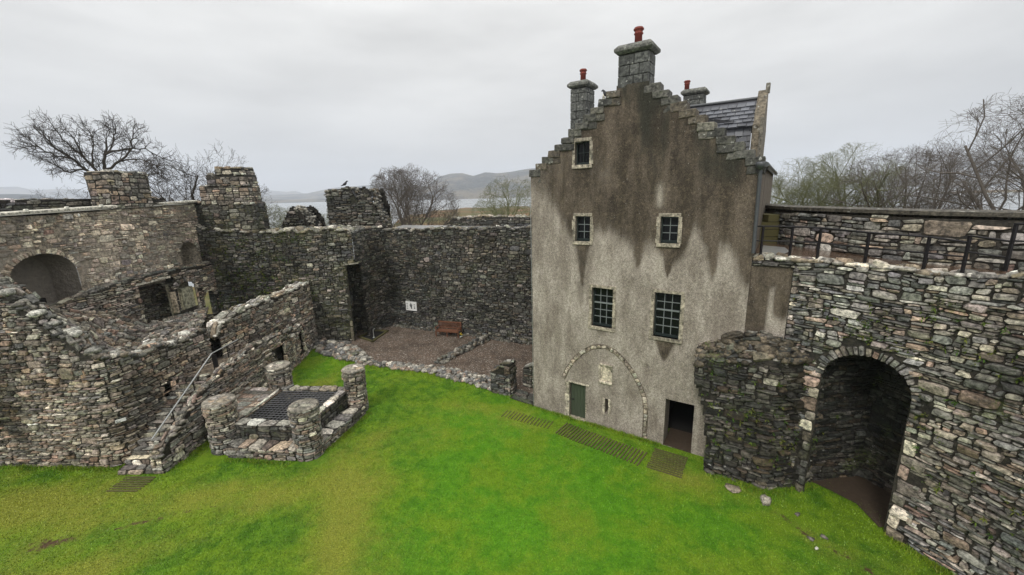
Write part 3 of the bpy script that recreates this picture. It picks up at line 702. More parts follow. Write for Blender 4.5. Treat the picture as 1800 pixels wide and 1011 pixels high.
V = farch(np.repeat(np.linspace(0, La[-1], 60), 2), np.tile([-.015, .175], 60)); mb.add(V-np.array([nd[0], nd[1], 0])*.010, [(2*i, 2*i+2, 2*i+3, 2*i+1) for i in range(59)], (.13, .11, .09))
hp('blocked_arch', mb, M['dressed'])
mb = MB(); hb(mb, 3.035, 3.425, -.010, .02, 2.06, 2.71, (.42, .38, .31)); hp('stone_panel', mb, M['dressed'])
mb = MB(); pc = np.array((.34, .31, .26)); hb(mb, 2.95, 3.51, -.08, .05, 2.72, 2.79, pc); hb(mb, 2.95, 3.51, -.07, .05, 1.95, 2.05, pc*1.25)
for z in (2.053, 2.28, 2.5): hb(mb, 2.94-.02*(z > 2.2), 3.03, -.03, .05, z, z+.215, pc*rw.uniform(.8, 1.2)); hb(mb, 3.43, 3.5, -.03, .05, z, z+.215, pc*rw.uniform(.8, 1.2))
hp('panel_surround', mb, M['dressed'], bevel=.012); mb = MB()
hb(mb, 3.13, 3.22, -.02, .1, .60, .93, pc*1.2); hb(mb, 3.12, 3.22, -.02, .1, .935, 1.3, pc); hb(mb, 3.36, 3.46, -.02, .1, .60, 1.0, pc*1.1); hb(mb, 3.36, 3.45, -.02, .1, 1.005, 1.3, pc*1.2)
hp('slit_surround', mb, M['dressed'], bevel=.012)
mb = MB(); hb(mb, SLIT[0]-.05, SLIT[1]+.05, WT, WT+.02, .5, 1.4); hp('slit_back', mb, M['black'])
# downpipe at the right hand corner
mb = MB(); mb.tube([H3(SR-.02, -.16, 10.1), H3(SR-.02, -.1, 9.8), H3(SR+.02, -.09, 7.5)], .055, 10); mb.lathe(H3(SR-.02, -.17, 9.98), [(.07, 0), (.14, .12), (.15, .22), (.12, .22)], 12)
mb.tube([H3(SR+.12, -.25, 10.12), H3(SR+.12, DEP, 10.12)], .07, 8)
hp('downpipe', mb, M['lead'])
mb = MB(); mb.tube([H3(SL-.02, -.02, 10.0), H3(SL-.02, -.02, 0)], .012, 6, (.6, .6, .6)); hp('lightning_conductor', mb, M['galv'])

# ================================================================== RIGHT CURTAIN WALL
RC = Path([(7.50, 12.585), (8.38, 12.0), (8.62, 11.78), (10.27, 9.51), (10.8, 8.22), (11.3, 6.6), (11.6, 4.5)])
UO = 1.055+.145      # s (from the survey base) -> u
ztR = prof([(0, 7.31), (4.7, 7.31), (5.2, 7.42), (5.6, 7.62), (6.2, 7.8), (12, 7.9)], .05, 3, 2.3)
aL, aR, zsp, zap = UO+.98, UO+2.90, 4.05, 4.92
ah = arch_hole(aL, aR, -1, zsp, zap); ahq = arch_hole(aL-.24, aR+.04, -1, zsp, zap+.24); ahb = lambda u, v: ahq(u, v) | ((u > aR-.1) & (u < np.where(v < 2.95, aR+.27, aR+.17)) & (v < 4.1))
rend = rect_hole(-.1, 1.06, -.3, 7.08)
curtain = empty('curtain_wall', (9.4, 10.9, 0)); OFF = {}
def wp(root, name, mb, mat, bevel=0):
    o = mb.build(name, mat, None, bevel); o.parent = root; o.matrix_parent_inverse = Matrix.Translation(-root.location); return o
tag(curtain, 'high curving rubble wall at the right with a deep dark arched recess', 'castle wall')
mb = MB(); rng = rg(101); fR = RC.f()
def colR(c, cols):
    d = fbm(c[:, 0]*.5, c[:, 1]*.5, 8); cols = cols*(1.15-.5*np.clip((d-.5)*4, 0, 1))[:, None]
    return cols*np.where(c[:, 0] < 3.6, .82, 1.0)[:, None]
sheet(mb, fR, RC.L, 8.0, lambda u, v: (v < ztR(u)) & ~ahb(u, v) & ~rend(u, v), rng, 'grey', .14, .072, sgn=1, relief=(.03, .10), K=11, v0=-.15, backing=False, colfn=colR, wav=.1)
sheet(mb, fR, RC.L, 8.0, lambda u, v: (v < ztR(u)-.04) & ~ah(u, v) & ~rend(u, v), rng, 'grey', 9, 9, sgn=1, v0=-.2, bs=.06)
voussoirs(mb, fR, aL, aR, zsp, zap, rng, 'grey', .24, 26)
quoins(mb, fR, aR, 2.95, 4.12, rng, 1, 'grey', hh=(.07, .16), wmin=.14, wmax=.24)
quoins(mb, fR, aR+.02, -.1, 2.95, rng, 1, 'pale', hh=(.28, .5), wmin=.26, wmax=.5)
quoins(mb, fR, aL-.02, -.1, 2.1, rng, -1, 'dark', wmin=.2, wmax=.26)
quoins(mb, fR, 1.09, 4.3, 7.2, rng, 1, 'grey', wmin=.16, wmax=.26, hh=(.1, .25))
quoins(mb, fR, aL-.02, 2.1, zsp+.1, rng, -1, 'pale', wmin=.3, wmax=.42, hh=(.3, .45))
wp(curtain, 'wall_face', mb, M['stone_right'])
for c in (0,): pass
# recess lining, stones coloured near black to paint in the shade inside
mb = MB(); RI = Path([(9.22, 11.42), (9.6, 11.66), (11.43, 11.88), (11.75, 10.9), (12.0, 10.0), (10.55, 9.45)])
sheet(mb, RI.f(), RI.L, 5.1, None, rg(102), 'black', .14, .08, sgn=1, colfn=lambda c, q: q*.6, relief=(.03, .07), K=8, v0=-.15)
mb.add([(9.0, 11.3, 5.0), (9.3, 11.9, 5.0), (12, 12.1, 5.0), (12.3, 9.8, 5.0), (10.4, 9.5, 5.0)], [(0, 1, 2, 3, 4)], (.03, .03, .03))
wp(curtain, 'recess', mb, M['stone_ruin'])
# rendered end against the house, ragged lower edge, big damp stain
mb = MB(); us = np.linspace(0, 1.10, 18); zs = np.linspace(3.0, 7.12, 60); uu, vv = np.meshgrid(us, zs); ru, rv = uu.ravel(), vv.ravel()
P = RC.f(.03)(ru, rv); P[:, :2] += -.03*0
stt = np.maximum(np.exp(-((ru-.25)/.32)**4)*np.clip((rv-4.6)/.5, .0, 1), np.exp(-((ru-.9)/.22)**4)*np.clip((rv-5.2)/.6, 0, 1))*1.0; stt = np.maximum(stt, np.clip((rv-6.2)/.5, 0, .9))
nu = len(us); a = (np.arange(len(zs)-1)[:, None]*nu+np.arange(nu-1)[None]).ravel()
mb.add(P, np.stack([a, a+1, a+nu+1, a+nu], 1), np.stack([stt, 0*stt, .35*stt], 1), True); wp(curtain, 'render_patch', mb, M['harl'])
# top of the wall
mb = MB()
def ztop_r(u, v): return ztR(u)-.02+.06*fbm(u*3, v*3, 6)
cap_rocks(mb, RC, ztop_r, .35, 90, 906, pal='top', size=(.07, .15))
sheet(mb, RC.top(ztop_r, 1), RC.L, .5, None, rg(103), 'top', .15, .12, sgn=1, relief=(.04, .11), K=10, wav=0, v0=-.03)
wp(curtain, 'wall_top', mb, M['stone_top'])
PP = Path([(10.75, 18.6), (10.12, 14.9), (10.68, 12.4), (11.05, 10.8), (11.75, 9.7), (12.9, 8.3), (14.5, 6.8)])
mb = MB(); V = []; n = 24
for i in range(n+1):
    x, y = RC.xy(RC.L*.8*i/n-.0); nx, ny = RC.nrm(RC.L*.8*i/n); x2, y2 = PP.xy(3.6+i*(PP.L-4)/n)
    V += [(float(x+nx*.45), float(y+ny*.45), 7.375), (float(x2), float(y2), 7.375)]
mb.add(V, [(2*i, 2*i+1, 2*i+3, 2*i+2) for i in range(n)]); mb.add([(8.0, 13.2, 7.372), (8.3, 12.2, 7.372), (10.2, 14.9, 7.372), (10.9, 18.6, 7.372), (9.5, 16.5, 7.372)], [(0, 1, 2, 3, 4)])
wp(curtain, 'walkway_deck', mb, M['deck'])
mb = MB(); mb.add([(8.05, 13.1, 7.382), (8.25, 12.5, 7.382), (9.2, 13.4, 7.382), (9.7, 14.4, 7.382), (9.3, 15.0, 7.382)], [(0, 1, 2, 3, 4)]); wp(curtain, 'flagstones', mb, M['wetgrey'])
# solid behind the recess and under the walk, so that nothing is hollow
mb = MB(); V = []
for i in range(n+1):
    x, y = PP.xy(i*PP.L/n); V += [(float(x)+.9, float(y)+.3, -1.0), (float(x)+.9, float(y)+.3, 7.3)]
mb.add(V, [(2*i, 2*i+1, 2*i+3, 2*i+2) for i in range(n)], (.1, .1, .09)); wp(curtain, 'outer_face', mb, M['stone_right'])
# parapet
mb = MB(); rng = rg(104)
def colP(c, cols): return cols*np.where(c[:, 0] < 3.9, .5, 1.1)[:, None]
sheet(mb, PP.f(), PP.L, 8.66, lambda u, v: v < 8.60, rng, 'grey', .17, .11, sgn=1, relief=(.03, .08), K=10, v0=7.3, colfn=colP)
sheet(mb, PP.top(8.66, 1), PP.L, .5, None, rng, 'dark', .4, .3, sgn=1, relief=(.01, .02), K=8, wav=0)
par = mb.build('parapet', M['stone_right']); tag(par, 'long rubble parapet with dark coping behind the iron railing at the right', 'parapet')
mb = MB(); V = []
k_ = 40
for i in range(k_+1):
    u = PP.L*i/k_; x, y = PP.xy(u); nx, ny = PP.nrm(u)
    V += [(x-nx*.04, y-ny*.04, 8.645), (x-nx*.05, y-ny*.05, 8.75), (x+nx*.2, y+ny*.2, 8.80), (x+nx*.52, y+ny*.52, 8.74), (x+nx*.5, y+ny*.5, 8.5)]
mb.add(np.array(V, float), [(i*5+j, i*5+5+j, i*5+6+j, i*5+1+j) for i in range(k_) for j in range(4)], (.085, .078, .065)); cpo = mb.build('coping', M['block'], par)
# timber steps against the parapet by the house
mb = MB()
for k in range(4): mb.box(9.0+.25*k, 10.2, 15.6+.0*k, 17.4, 7.35+.28*k, 7.35+.28*(k+1)-.02)
tag(mb.build('timber_steps', M['darkwood']), 'wet brown timber steps on the wall walk beside the house downpipe', 'steps')
# railing
rail = empty('railing', (9.4, 10.9, 7.4)); tag(rail, 'dark iron post and rail barrier along the edge of the right wall walk', 'railing')
def RP(s, off=.22): x, y = RC.xy(s+UO); nx, ny = RC.nrm(s+UO); return float(x+nx*off), float(y+ny*off)
posts = [(-1.0, 7.4, 8.30), (-.25, 7.4, 8.31), (.36, 7.4, 8.31), (1.45, 7.38, 8.24), (2.6, 7.38, 8.21), (3.22, 7.38, 8.28), (3.88, 7.6, 8.60), (5.2, 7.7, 8.7)]
for s, z0, z1 in posts:
    x, y = RP(s); mb = MB(); mb.box(x-.028, x+.028, y-.028, y+.028, z0-.05, z1); wp(rail, 'post', mb, M['iron'], .004)
def railbar(ss, zz, r=.022):
    mb = MB(); pts = [(*RP(s), z) for s, z in zip(ss, zz)]
    for a_, b_ in zip(pts[:-1], pts[1:]): mb.tube([a_, b_], r, 6)
    wp(rail, 'rail', mb, M['iron'])
railbar([-1.3, -.25, .36, 1.45, 2.6, 3.22], [8.3, 8.31, 8.30, 8.23, 8.19, 8.12], .026); railbar([-1.3, -.25, .36, 1.45, 2.6, 3.22], [7.85, 7.87, 7.87, 7.83, 7.8, 7.78], .02)
railbar([3.22, 3.88], [8.27, 8.2], .026); railbar([3.22, 3.88], [7.9, 7.85], .02); railbar([3.88, 5.2], [8.58, 8.66], .026); railbar([3.88, 5.2], [8.22, 8.25], .02)

# ================================================================== RUINED STUB beside the passage door
RU = Path([(6.02, 12.68), (6.5, 12.30), (7.2, 11.84), (7.9, 11.37), (8.3, 11.40), (9.0, 11.5), (9.6, 11.62)])
zf = prof([(0, 3.75), (.5, 3.95), (1.2, 4.15), (2.2, 4.25), (2.9, 4.3), (3.6, 4.2), (4.2, 4.1)], .10, 9, 2.5)
lft = lambda v: np.interp(v, [0, 1.4, 2.2, 3.0, 3.4], [.52, .5, .38, .12, .02])
mb = MB(); rng = rg(111)
sheet(mb, RU.f(), RU.L, 4.6, lambda u, v: (v < zf(u)) & (u > lft(v)) & ~((u > 3.75) & (v > 4.0)), rng, 'black', .14, .075, sgn=1, relief=(.03, .12), K=10, v0=-.15, wav=.12)
BK = Path([(6.35, 13.32), (8.45, 11.92), (9.3, 11.5)])
def frt(u, v):
    x0, y0 = RU.xy(u); x1, y1 = BK.xy(np.clip(u/3.6, 0, 1)*BK.L); w = np.clip(v, -.1, 1.1)
    z0 = zf(u); z1 = np.interp(u, [0, 1.5, 2.6, 3.6], [4.15, 4.95, 4.85, 4.35])
    return np.stack([x0+(x1-x0)*w, y0+(y1-y0)*w, z0+(z1-z0)*np.clip(w, 0, 1)**.8+.09*(fbm(u*4, v*5, 2)-.5)], 1)
for _ in range(150):
    u_, v_ = rng.uniform(0, 3.6), rng.uniform(0, 1); p_ = frt(np.array([u_]), np.array([v_]))[0]; s_ = rng.uniform(.06, .15); rock_into(mb, *p_, s_*1.3, s_, s_*.6, rng, np.array((.12, .10, .075))*rng.uniform(.6, 1.8))
sheet(mb, frt, 3.6, 1.05, None, rg(112), 'dark', .15, .14, sgn=1, relief=(.04, .12), K=10, wav=0)
# end face beside the door
EF = Path([(6.95, 13.25), (6.52, 12.33)])
sheet(mb, EF.f(), EF.L, 3.6, None, rg(113), 'tan', .15, .1, sgn=1, relief=(.03, .06), K=8, v0=-.1)
tag(mb.build('ruined_wall', M['stone_ruin']), 'black wet broken wall stub bulging out beside the dark passage door', 'wall')

def ferns(name, f, U, V, n, seed, root, mask=None, size=(.05, .14), u0=0, v0=0):
    rng = rg(seed); mb = MB(); k = 0
    cu_, cv_ = rng.uniform(u0, U, 40), rng.uniform(v0, V, 40)
    while k < n:
        q = rng.integers(0, 40); u = cu_[q]+rng.normal(0, .45); v = cv_[q]+rng.normal(0, .12)
        if mask is not None and not mask(np.array([u]), np.array([v]))[0]: k += 1; continue
        P, N = frames(f, np.array([u]), np.array([v]), 1); P, N = P[0]+N[0]*.04, N[0]; s_ = rng.uniform(*size); k += 1
        g = np.array([(.06, .12, .015), (.10, .15, .02), (.14, .16, .03)][rng.integers(0, 3)])*rng.uniform(.7, 1.3)
        for j in range(7):
            d = N*rng.uniform(.3, 1)+rng.normal(0, .55, 3)+np.array([0, 0, .35]); d /= np.linalg.norm(d); w_ = np.cross(d, [0, 0, 1.]); w_ = w_/(np.linalg.norm(w_)+1e-6)*s_*.13
            mb.add([P, P+d*s_*.5+w_, P+d*s_-np.array([0, 0, s_*.2]), P+d*s_*.5-w_], [(0, 1, 2, 3)], g)
    o = mb.build(name, M['fern']); o.parent = root; o.matrix_parent_inverse = Matrix.Translation(-root.location); o['kind'] = 'stuff'
ferns('wall_plants', fR, 7.5, 7.4, 300, 801, curtain, lambda u, v: (v < ztR(u)) & ~ahb(u, v) & ~rend(u, v), v0=1.5, u0=1.2)
ferns('wall_plants', RU.f(), 3.6, 4.0, 170, 802, bpy.data.objects['ruined_wall'], lambda u, v: (u > lft(v)+.1) & (v < zf(u)), v0=.8)

# ================================================================== LEFT SIDE WALLS
# front wall of the ruined range, turning the corner beside the stair
FW = Path([(-21.2, 13.75), (-19.5, 13.65), (-15.0, 13.34), (-14.62, 13.40), (-14.36, 13.62), (-14.25, 14.0), (-14.1, 15.5), (-13.85, 17.75)])
ztF = prof([(0, 8.2), (1.7, 7.9), (4.0, 6.7), (4.7, 6.05), (5.4, 5.3), (6.1, 4.75), (6.75, 4.3), (7.3, 4.0), (7.9, 3.8), (9.2, 3.75), (10.5, 3.85), (12, 3.85)], .16, 31, 3.2)
UW = FW.s[5]                 # start of the side face
wn = rect_hole(UW+1.22, UW+1.55, 1.65, 2.3)
mb = MB(); rng = rg(121)
sheet(mb, FW.f(), FW.L, 8.2, lambda u, v: (v < ztF(u)) & ~wn(u, v), rng, 'tan', .125, .068, sgn=1, relief=(.03, .09), K=10, v0=-.15, wav=.09)
cap_rocks(mb, FW, ztF, .6, 260, 901, pal='dark')
sheet(mb, FW.top(lambda u, v: ztF(u)+.04*fbm(u*4, v*4, 5), 1), FW.L, .6, None, rg(122), 'tan', .09, .12, sgn=1, relief=(.04, .16), K=10, wav=0)
# back of the wall (towards the range) 
sheet(mb, FW.f(.62), FW.L, 8.2, lambda u, v: (v < ztF(u)), rg(123), 'tan', .2, .12, sgn=-1, relief=(.03, .06), K=8, v0=-.1, bs=.15)
quoins(mb, FW.f(), UW+1.55, 1.6, 2.35, rng, 1, 'pale', wmin=.15, wmax=.22, hh=(.2, .3)); quoins(mb, FW.f(), UW+1.22, 1.6, 2.35, rng, -1, 'pale', wmin=.1, wmax=.15, hh=(.2, .3))
# pinkish dressed stones of a blocked window, and big pale lichened stones on the sloping top
stones(mb, FW.f(), np.array([[(5.33, 3.50), (5.85, 3.50), (5.85, 3.98), (5.33, 3.98)], [(5.3, 4.02), (5.95, 4.02), (5.95, 4.14), (5.3, 4.14)], [(6.05, 3.32), (6.28, 3.32), (6.28, 3.9), (6.05, 3.9)], [(5.55, 3.3), (6.03, 3.3), (6.03, 3.47), (5.55, 3.47)]]), rng,
       [(.36, .25, .18), (.33, .27, .2), (.30, .24, .18), (.33, .28, .21)], 1, (.06, .09))
def ffill(a, b):
    u = 3.2+a*(FW.L-3.2); x0, y0 = FW.xy(u); nx, ny = FW.nrm(u); x0 = x0+nx*.45; y0 = y0+ny*.45; z0 = ztF(u)-.10
    y1 = 14.2+a*10.3; x1 = -18.75+0*a; z1 = np.interp(y1, [14, 16.5, 18.5, 20.2, 25], [6.0, 5.15, 4.5, 3.35, 3.05])
    w = np.clip(b, -.05, 1.05); return np.stack([x0+(x1-x0)*w, y0+(y1-y0)*w, z0+(z1-z0)*w+.35*(fbm(u*1.1, b*4, 5)-.5)*np.sin(np.clip(b, 0, 1)*3.14), ], 1)
def fm(a, b): return ffill(a/9., b/5.)
sheet(mb, fm, 9., 5., None, rg(125), 'tan', .15, .13, sgn=1, relief=(.03, .13), K=10, wav=0, bs=.25)
fwall = mb.build('range_wall', M['stone_left'])
mb = MB(); rr3 = rg(9)
for u_, v_ in ((4.15, .1), (4.5, .3), (4.85, .15), (5.3, .2), (5.6, .45), (5.95, .25), (6.5, .2), (7.4, .3), (8.2, .3), (8.8, .4), (9.4, .25), (10.3, .35)):
    x, y = FW.xy(u_); nx, ny = FW.nrm(u_); s_ = rr3.uniform(.13, .22); rock_into(mb, float(x+nx*v_), float(y+ny*v_), float(ztF(u_))+.1, s_*1.4, s_, s_*.55, rr3, np.array((.42, .42, .39))*rr3.uniform(.3, 1.3))
mb.build('lichened_stones', M['stone_top'], fwall); tag(fwall, 'ruined rubble wall at the far left rounding the corner beside the handrail stair', 'wall')
mb = MB(); x, y = FW.xy(UW+1.38); mb.box(x-.45, x-.40, y-.3, y+.3, 1.6, 2.4); mb.build('window_back', M['soil'], fwall)
mb = MB(); p = FW.f(-.10)(np.array([6.73, 6.97]), np.array([1.25, 1.25])); 
for a_ in (0,): mb.add([(p[0][0], p[0][1], 1.74), (p[1][0], p[1][1], 1.74), (p[1][0], p[1][1], 1.86), (p[0][0], p[0][1], 1.86), (p[0][0], p[0][1]+.03, 1.74), (p[1][0], p[1][1]+.03, 1.74), (p[1][0], p[1][1]+.03, 1.86), (p[0][0], p[0][1]+.03, 1.86)],
       [(0, 1, 2, 3), (4, 7, 6, 5), (0, 4, 5, 1), (1, 5, 6, 2), (2, 6, 7, 3), (3, 7, 4, 0)])
pl = mb.build('wall_plaque', M['white']); tag(pl, 'tiny white notice plate low on the left rubble wall', 'notice')
mb = MB(); 
for k in range(2): mb.add([(p[0][0]+.03, p[0][1]-.003, 1.765+.045*k), (p[1][0]-.03-.05*k, p[1][1]-.003, 1.765+.045*k), (p[1][0]-.03-.05*k, p[1][1]-.003, 1.785+.045*k), (p[0][0]+.03, p[0][1]-.003, 1.785+.045*k)], [(0, 1, 2, 3)])
mb.build('lettering', M['ink'], pl)

# tall left curtain wall with the arched window recesses
LC = Path([(-19.4, 11.5), (-19.4, 25.9)])          # u = y - 11.5
ztL = prof([(0, 9.0), (6, 9.1), (14.4, 9.38)], 0)
a1 = (4.1, 6.62, 5.35, 6.62, 7.55); a2 = (12.45, 13.8, 4.9, 6.6, 7.12)
h1 = arch_hole(*a1); h2 = arch_hole(*a2); h1b = arch_hole(a1[0]-.2, a1[1]+.2, a1[2], a1[3], a1[4]+.25); 
mb = MB(); rng = rg(131)
def colL(c, cols):
    k = np.clip((fbm(c[:, 0]*.35, c[:, 1]*.6, 14)-.38)*5, 0, 1)*np.clip((c[:, 1]-5.3)/.8, 0, 1)
    pal = np.array((.50, .44, .37)); k = k*np.clip((fbm(c[:, 0]*1.5, c[:, 1]*1.1, 24)-.42)*9, .05, 1.15); return 1.25*cols*(1-.75*k)[:, None]+pal*(.75*k)[:, None]
fL = LC.f(); hole = [(6.3, 8.35), (9.4, 8.6), (12.9, 8.75)]
def mL(u, v):
    r = (v < ztL(u)) & ~h1b(u, v) & ~h2(u, v)
    for a_, b_ in hole: r &= ~((abs(u-a_) < .14) & (abs(v-b_) < .14))
    return r
sheet(mb, fL, LC.L, 9.45, mL, rng, 'tan', .15, .09, sgn=1, relief=(.012, .055), K=10, v0=5.2, backing=False, colfn=colL, wav=.07, joint=.009)
sheet(mb, fL, LC.L, 9.45, lambda u, v: (v < ztL(u)) & ~h1(u, v) & ~h2(u, v), rng, 'tan', 9, 9, sgn=1, v0=5.2, back=(.20, .175, .145), bs=.06)
voussoirs(mb, fL, a1[0], a1[1], a1[3], a1[4], rng, 'pale', .26, 26, sgn=1, relief=(.03, .05)); voussoirs(mb, fL, a2[0], a2[1], a2[3], a2[4], rng, 'tan', .2, 12, sgn=1)
lc = mb.build('curtain_wall', M['stone_pale']); tag(lc, 'tall pale lime patched wall at the left with two arched window recesses', 'castle wall')
def niche(cx, a, mat, name, root, depth, pal, splay=.25, seed=1):
    u0, u1, z0, zs_, zt__ = a; mb = MB(); c = (u0+u1)/2; hw = (u1-u0)/2; n = 18
    ol = [(u0, z0), (u0, zs_)]+[(c-hw*math.cos(math.pi*k/n), zs_+(zt__-zs_)*math.sin(math.pi*k/n)) for k in range(1, n)]+[(u1, zs_), (u1, z0)]
    V = [(cx, LC.p[0][1]+u, z) for u, z in ol]+[(cx-depth, LC.p[0][1]+c+(u-c)*(1-splay), z0+(z-z0)*.96) for u, z in ol]; m = len(ol)
    F = [(i, i+1, m+i+1, m+i) for i in range(m-1)]+[tuple(m+i for i in range(m))]
    mb.add(V, F, (.20, .18, .15)); mb.add([V[0], V[m-1], V[2*m-1], V[m]], [(0, 1, 2, 3)], (.2, .18, .15))
    return mb.build(name, mat, root)
niche(-19.4, a1, plain('old grey plaster', (.19, .17, .145), .9, 5, .6, 1., dist=.12), 'arched_recess', lc, .9, 'tan')
niche(-19.4, a2, M['stone_pale'], 'arched_recess', lc, .8, 'tan')
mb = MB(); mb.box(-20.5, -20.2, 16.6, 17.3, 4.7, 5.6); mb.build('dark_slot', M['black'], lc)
# thicker lower part with the big square fireplace recess
LT = Path([(-18.85, 11.5), (-18.85, 25.9)])
ztT = prof([(0, 5.25), (4, 5.25), (6.0, 5.45), (7.5, 5.75), (12, 5.75), (14.4, 5.6)], .05, 7, 2)
r1 = rect_hole(8.7, 11.0, 2.0, 5.42); r2 = arch_hole(11.0, 12.35, 3.4, 4.75, 5.0); r3 = arch_hole(12.9, 13.9, 2.5, 3.7, 4.05); r4 = arch_hole(9.6, 10.9, 2.2, 2.9, 3.15)
mb = MB(); rng = rg(132); fT = LT.f()
sheet(mb, fT, LT.L, 6.0, lambda u, v: (v < ztT(u)) & ~r1(u, v) & ~r2(u, v) & ~r3(u, v), rng, 'tan', .15, .085, sgn=1, relief=(.03, .08), K=10, v0=1.8)
sheet(mb, LT.top(lambda u, v: ztT(u)+.03*fbm(u*4, v*4, 5), 1), LT.L, .6, None, rg(133), 'dark', .16, .15, sgn=1, relief=(.03, .08), K=8, wav=0)
voussoirs(mb, fT, 11.05, 12.3, 4.72, 4.98, rng, 'tan', .32, 12, sgn=1); voussoirs(mb, fT, 12.95, 13.85, 3.7, 4.05, rng, 'tan', .28, 10, sgn=1)
quoins(mb, fT, 8.72, 2.0, 5.4, rng, -1, 'pale', sgn=1, wmin=.2, wmax=.36); quoins(mb, fT, 12.35, 3.2, 4.7, rng, 1, 'pale', sgn=1, wmin=.14, wmax=.2)
wl = mb.build('lower_wall', M['stone_left'], lc)
mb = MB(); rng = rg(134)
RB = Path([(-18.85, 20.2), (-20.0, 20.3), (-20.0, 22.6), (-18.9, 22.62)])
sheet(mb, RB.f(), RB.L, 5.5, None, rng, 'dark', .16, .1, sgn=1, relief=(.02, .06), K=8, v0=1.8)
wq = mb.build('fireplace_recess', M['stone_left'], lc)
mb = MB(); mb.box(-19.3, -18.80, 20.05, 22.25, 5.42, 5.54, (.45, .43, .38)); mb.build('lintel', M['dressed'], lc, .015)
mb = MB(); mb.box(-19.35, -19.3, 22.4, 24.0, 3.2, 5.0, (.2, .19, .15)); mb.box(-19.3, -19.0, 22.52, 22.8, 3.3, 4.55, (.42, .36, .29)); mb.box(-19.28, -18.95, 23.0, 23.8, 3.3, 4.62, (.27, .27, .21)); mb.box(-19.29, -18.98, 22.82, 22.97, 3.3, 4.4, (.28, .27, .2)); mb.build('plastered_oven', M['dressed'], lc, .04)
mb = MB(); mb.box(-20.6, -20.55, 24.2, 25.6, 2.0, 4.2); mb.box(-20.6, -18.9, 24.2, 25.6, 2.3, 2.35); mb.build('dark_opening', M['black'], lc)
# gutter ledge and outer parapet of the left wall walk
mb = MB(); V = []
for y0, y1, z0, z1 in ((11.5, 20.6, 9.03, 9.30), (23.3, 26.0, 9.36, 9.44)):
    mb.add([(-19.2, y0, z0), (-19.2, y1, z1), (-19.55, y1, z1+.03), (-19.55, y0, z0+.03), (-19.2, y0, z0+.10), (-19.2, y1, z1+.10), (-19.55, y1, z1+.13), (-19.55, y0, z0+.13)],
           [(0, 1, 2, 3), (4, 7, 6, 5), (0, 4, 5, 1), (3, 2, 6, 7), (0, 3, 7, 4), (1, 5, 6, 2)], (.42, .41, .37))
for y in np.arange(12, 20.5, 1.55): mb.frame_box((-19.22, y, 9.1+.03*(y-12)), np.eye(3), -.05, .06, -.06, .06, 0, .13, (.5, .5, .47))
mb.build('gutter_ledge', M['dressed'], lc, .02)
mb = MB(); LP = Path([(-21.3, 11.5), (-21.3, 26.0)])
sheet(mb, LP.f(), LP.L, 9.95, lambda u, v: v < 9.72+.12*(fbm(u*1.2, 0*u, 44)-.5), rg(135), 'dark', .2, .1, sgn=1, relief=(.03, .08), K=8, v0=8.9)
sheet(mb, LP.top(lambda u, v: 9.70+.12*(fbm(u*1.2, 0*u, 44)-.5), 1), LP.L, .7, None, rg(136), 'top', .2, .16, sgn=1, relief=(.03, .09), K=8, wav=0)
mb.add([(-19.3, 11.5, 9.02), (-19.3, 26, 9.36), (-21.4, 26, 9.36), (-21.4, 11.5, 9.02)], [(0, 1, 2, 3)], (.2, .2, .18))
mb.build('outer_parapet', M['stone_back'], lc)

def pier(name, label, pts, z0, z1, seed, mat, pal='tan', taper=0., ztf=None, cw=.2, ch=.13, root=None, relief=(.02, .05), kinds=None, cat='chimney stack'):
    """free standing stack of masonry on a closed plan polygon"""
    P_ = np.array(pts+[pts[0]], float); pa = Path(P_); c = P_[:-1].mean(0); mb = MB(); rng = rg(seed)
    def f(u, v):
        u = np.mod(u, pa.L); x = np.interp(u, pa.s, P_[:, 0]); y = np.interp(u, pa.s, P_[:, 1]); k = 1-taper*(v-z0)/(z1-z0)
        return np.stack([c[0]+(x-c[0])*k, c[1]+(y-c[1])*k, v+0*x], 1)
    zt2 = ztf or (lambda u: z1+0*u)
    sheet(mb, f, pa.L, z1+.02, lambda u, v: v < zt2(np.mod(u, pa.L)), rng, pal, cw, ch, sgn=1, relief=relief, K=10, v0=z0, wav=.02, kinds=kinds or KINDS, expo=(3.5, 7))
    x0, y0 = (c+(P_[:-1].min(0)-c)*(1-taper)); x1, y1 = (c+(P_[:-1].max(0)-c)*(1-taper))
    if not ztf:
        ft = lambda u, v: np.stack([u, v, z1+.04*fbm(u*5, v*5, seed)+0*u], 1)
        sheet(mb, ft, x1, y1, None, rng, 'top', .22, .22, sgn=1, relief=(.04, .1), K=10, wav=0, u0=x0, v0=y0)
    o = mb.build(name, mat)
    return tag(o, label, cat)
BIG = [(1, 1, 1), (2, 1, 3), (2, 2, 3), (3, 2, 2), (1, 2, .5)]
pier('chimney_stack', 'squat square stack of yellowish blocks in front of the big bare tree', [(-20.75, 20.9), (-19.62, 20.9), (-19.62, 23.1), (-20.75, 23.1)], 9.2, 11.0, 141, M['stone_left'], 'tan', -.03, kinds=BIG)
# stack at the corner, stepping back on its left and right shoulders
kk = empty('corner_stack', (-17.2, 26.3, 7.4)); tag(kk, 'taller stepped stack of masonry where the left wall meets the mossy wall', 'chimney stack')
for (x0, x1, z0, z1, sd_) in ((-20.6, -18.97, 7.3, 9.4, 146), (-18.95, -15.72, 7.3, 9.25, 142), (-18.9, -15.95, 9.25, 10.35, 143), (-18.35, -16.05, 10.35, 11.0, 144), (-17.75, -16.15, 11.0, 11.38, 145)):
    o = pier('stage', 'x', [(x0, 25.75), (x1, 25.85), (x1, 27.1), (x0, 27.1)], z0, z1, sd_, M['stone_green'] if z0 < 9 else M['stone_left'], 'tan' if z0 > 9 else 'dark', .02, kinds=BIG)
    for k in ('label', 'category'): del o[k]
    o.parent = kk; o.matrix_parent_inverse = Matrix.Translation(-kk.location)

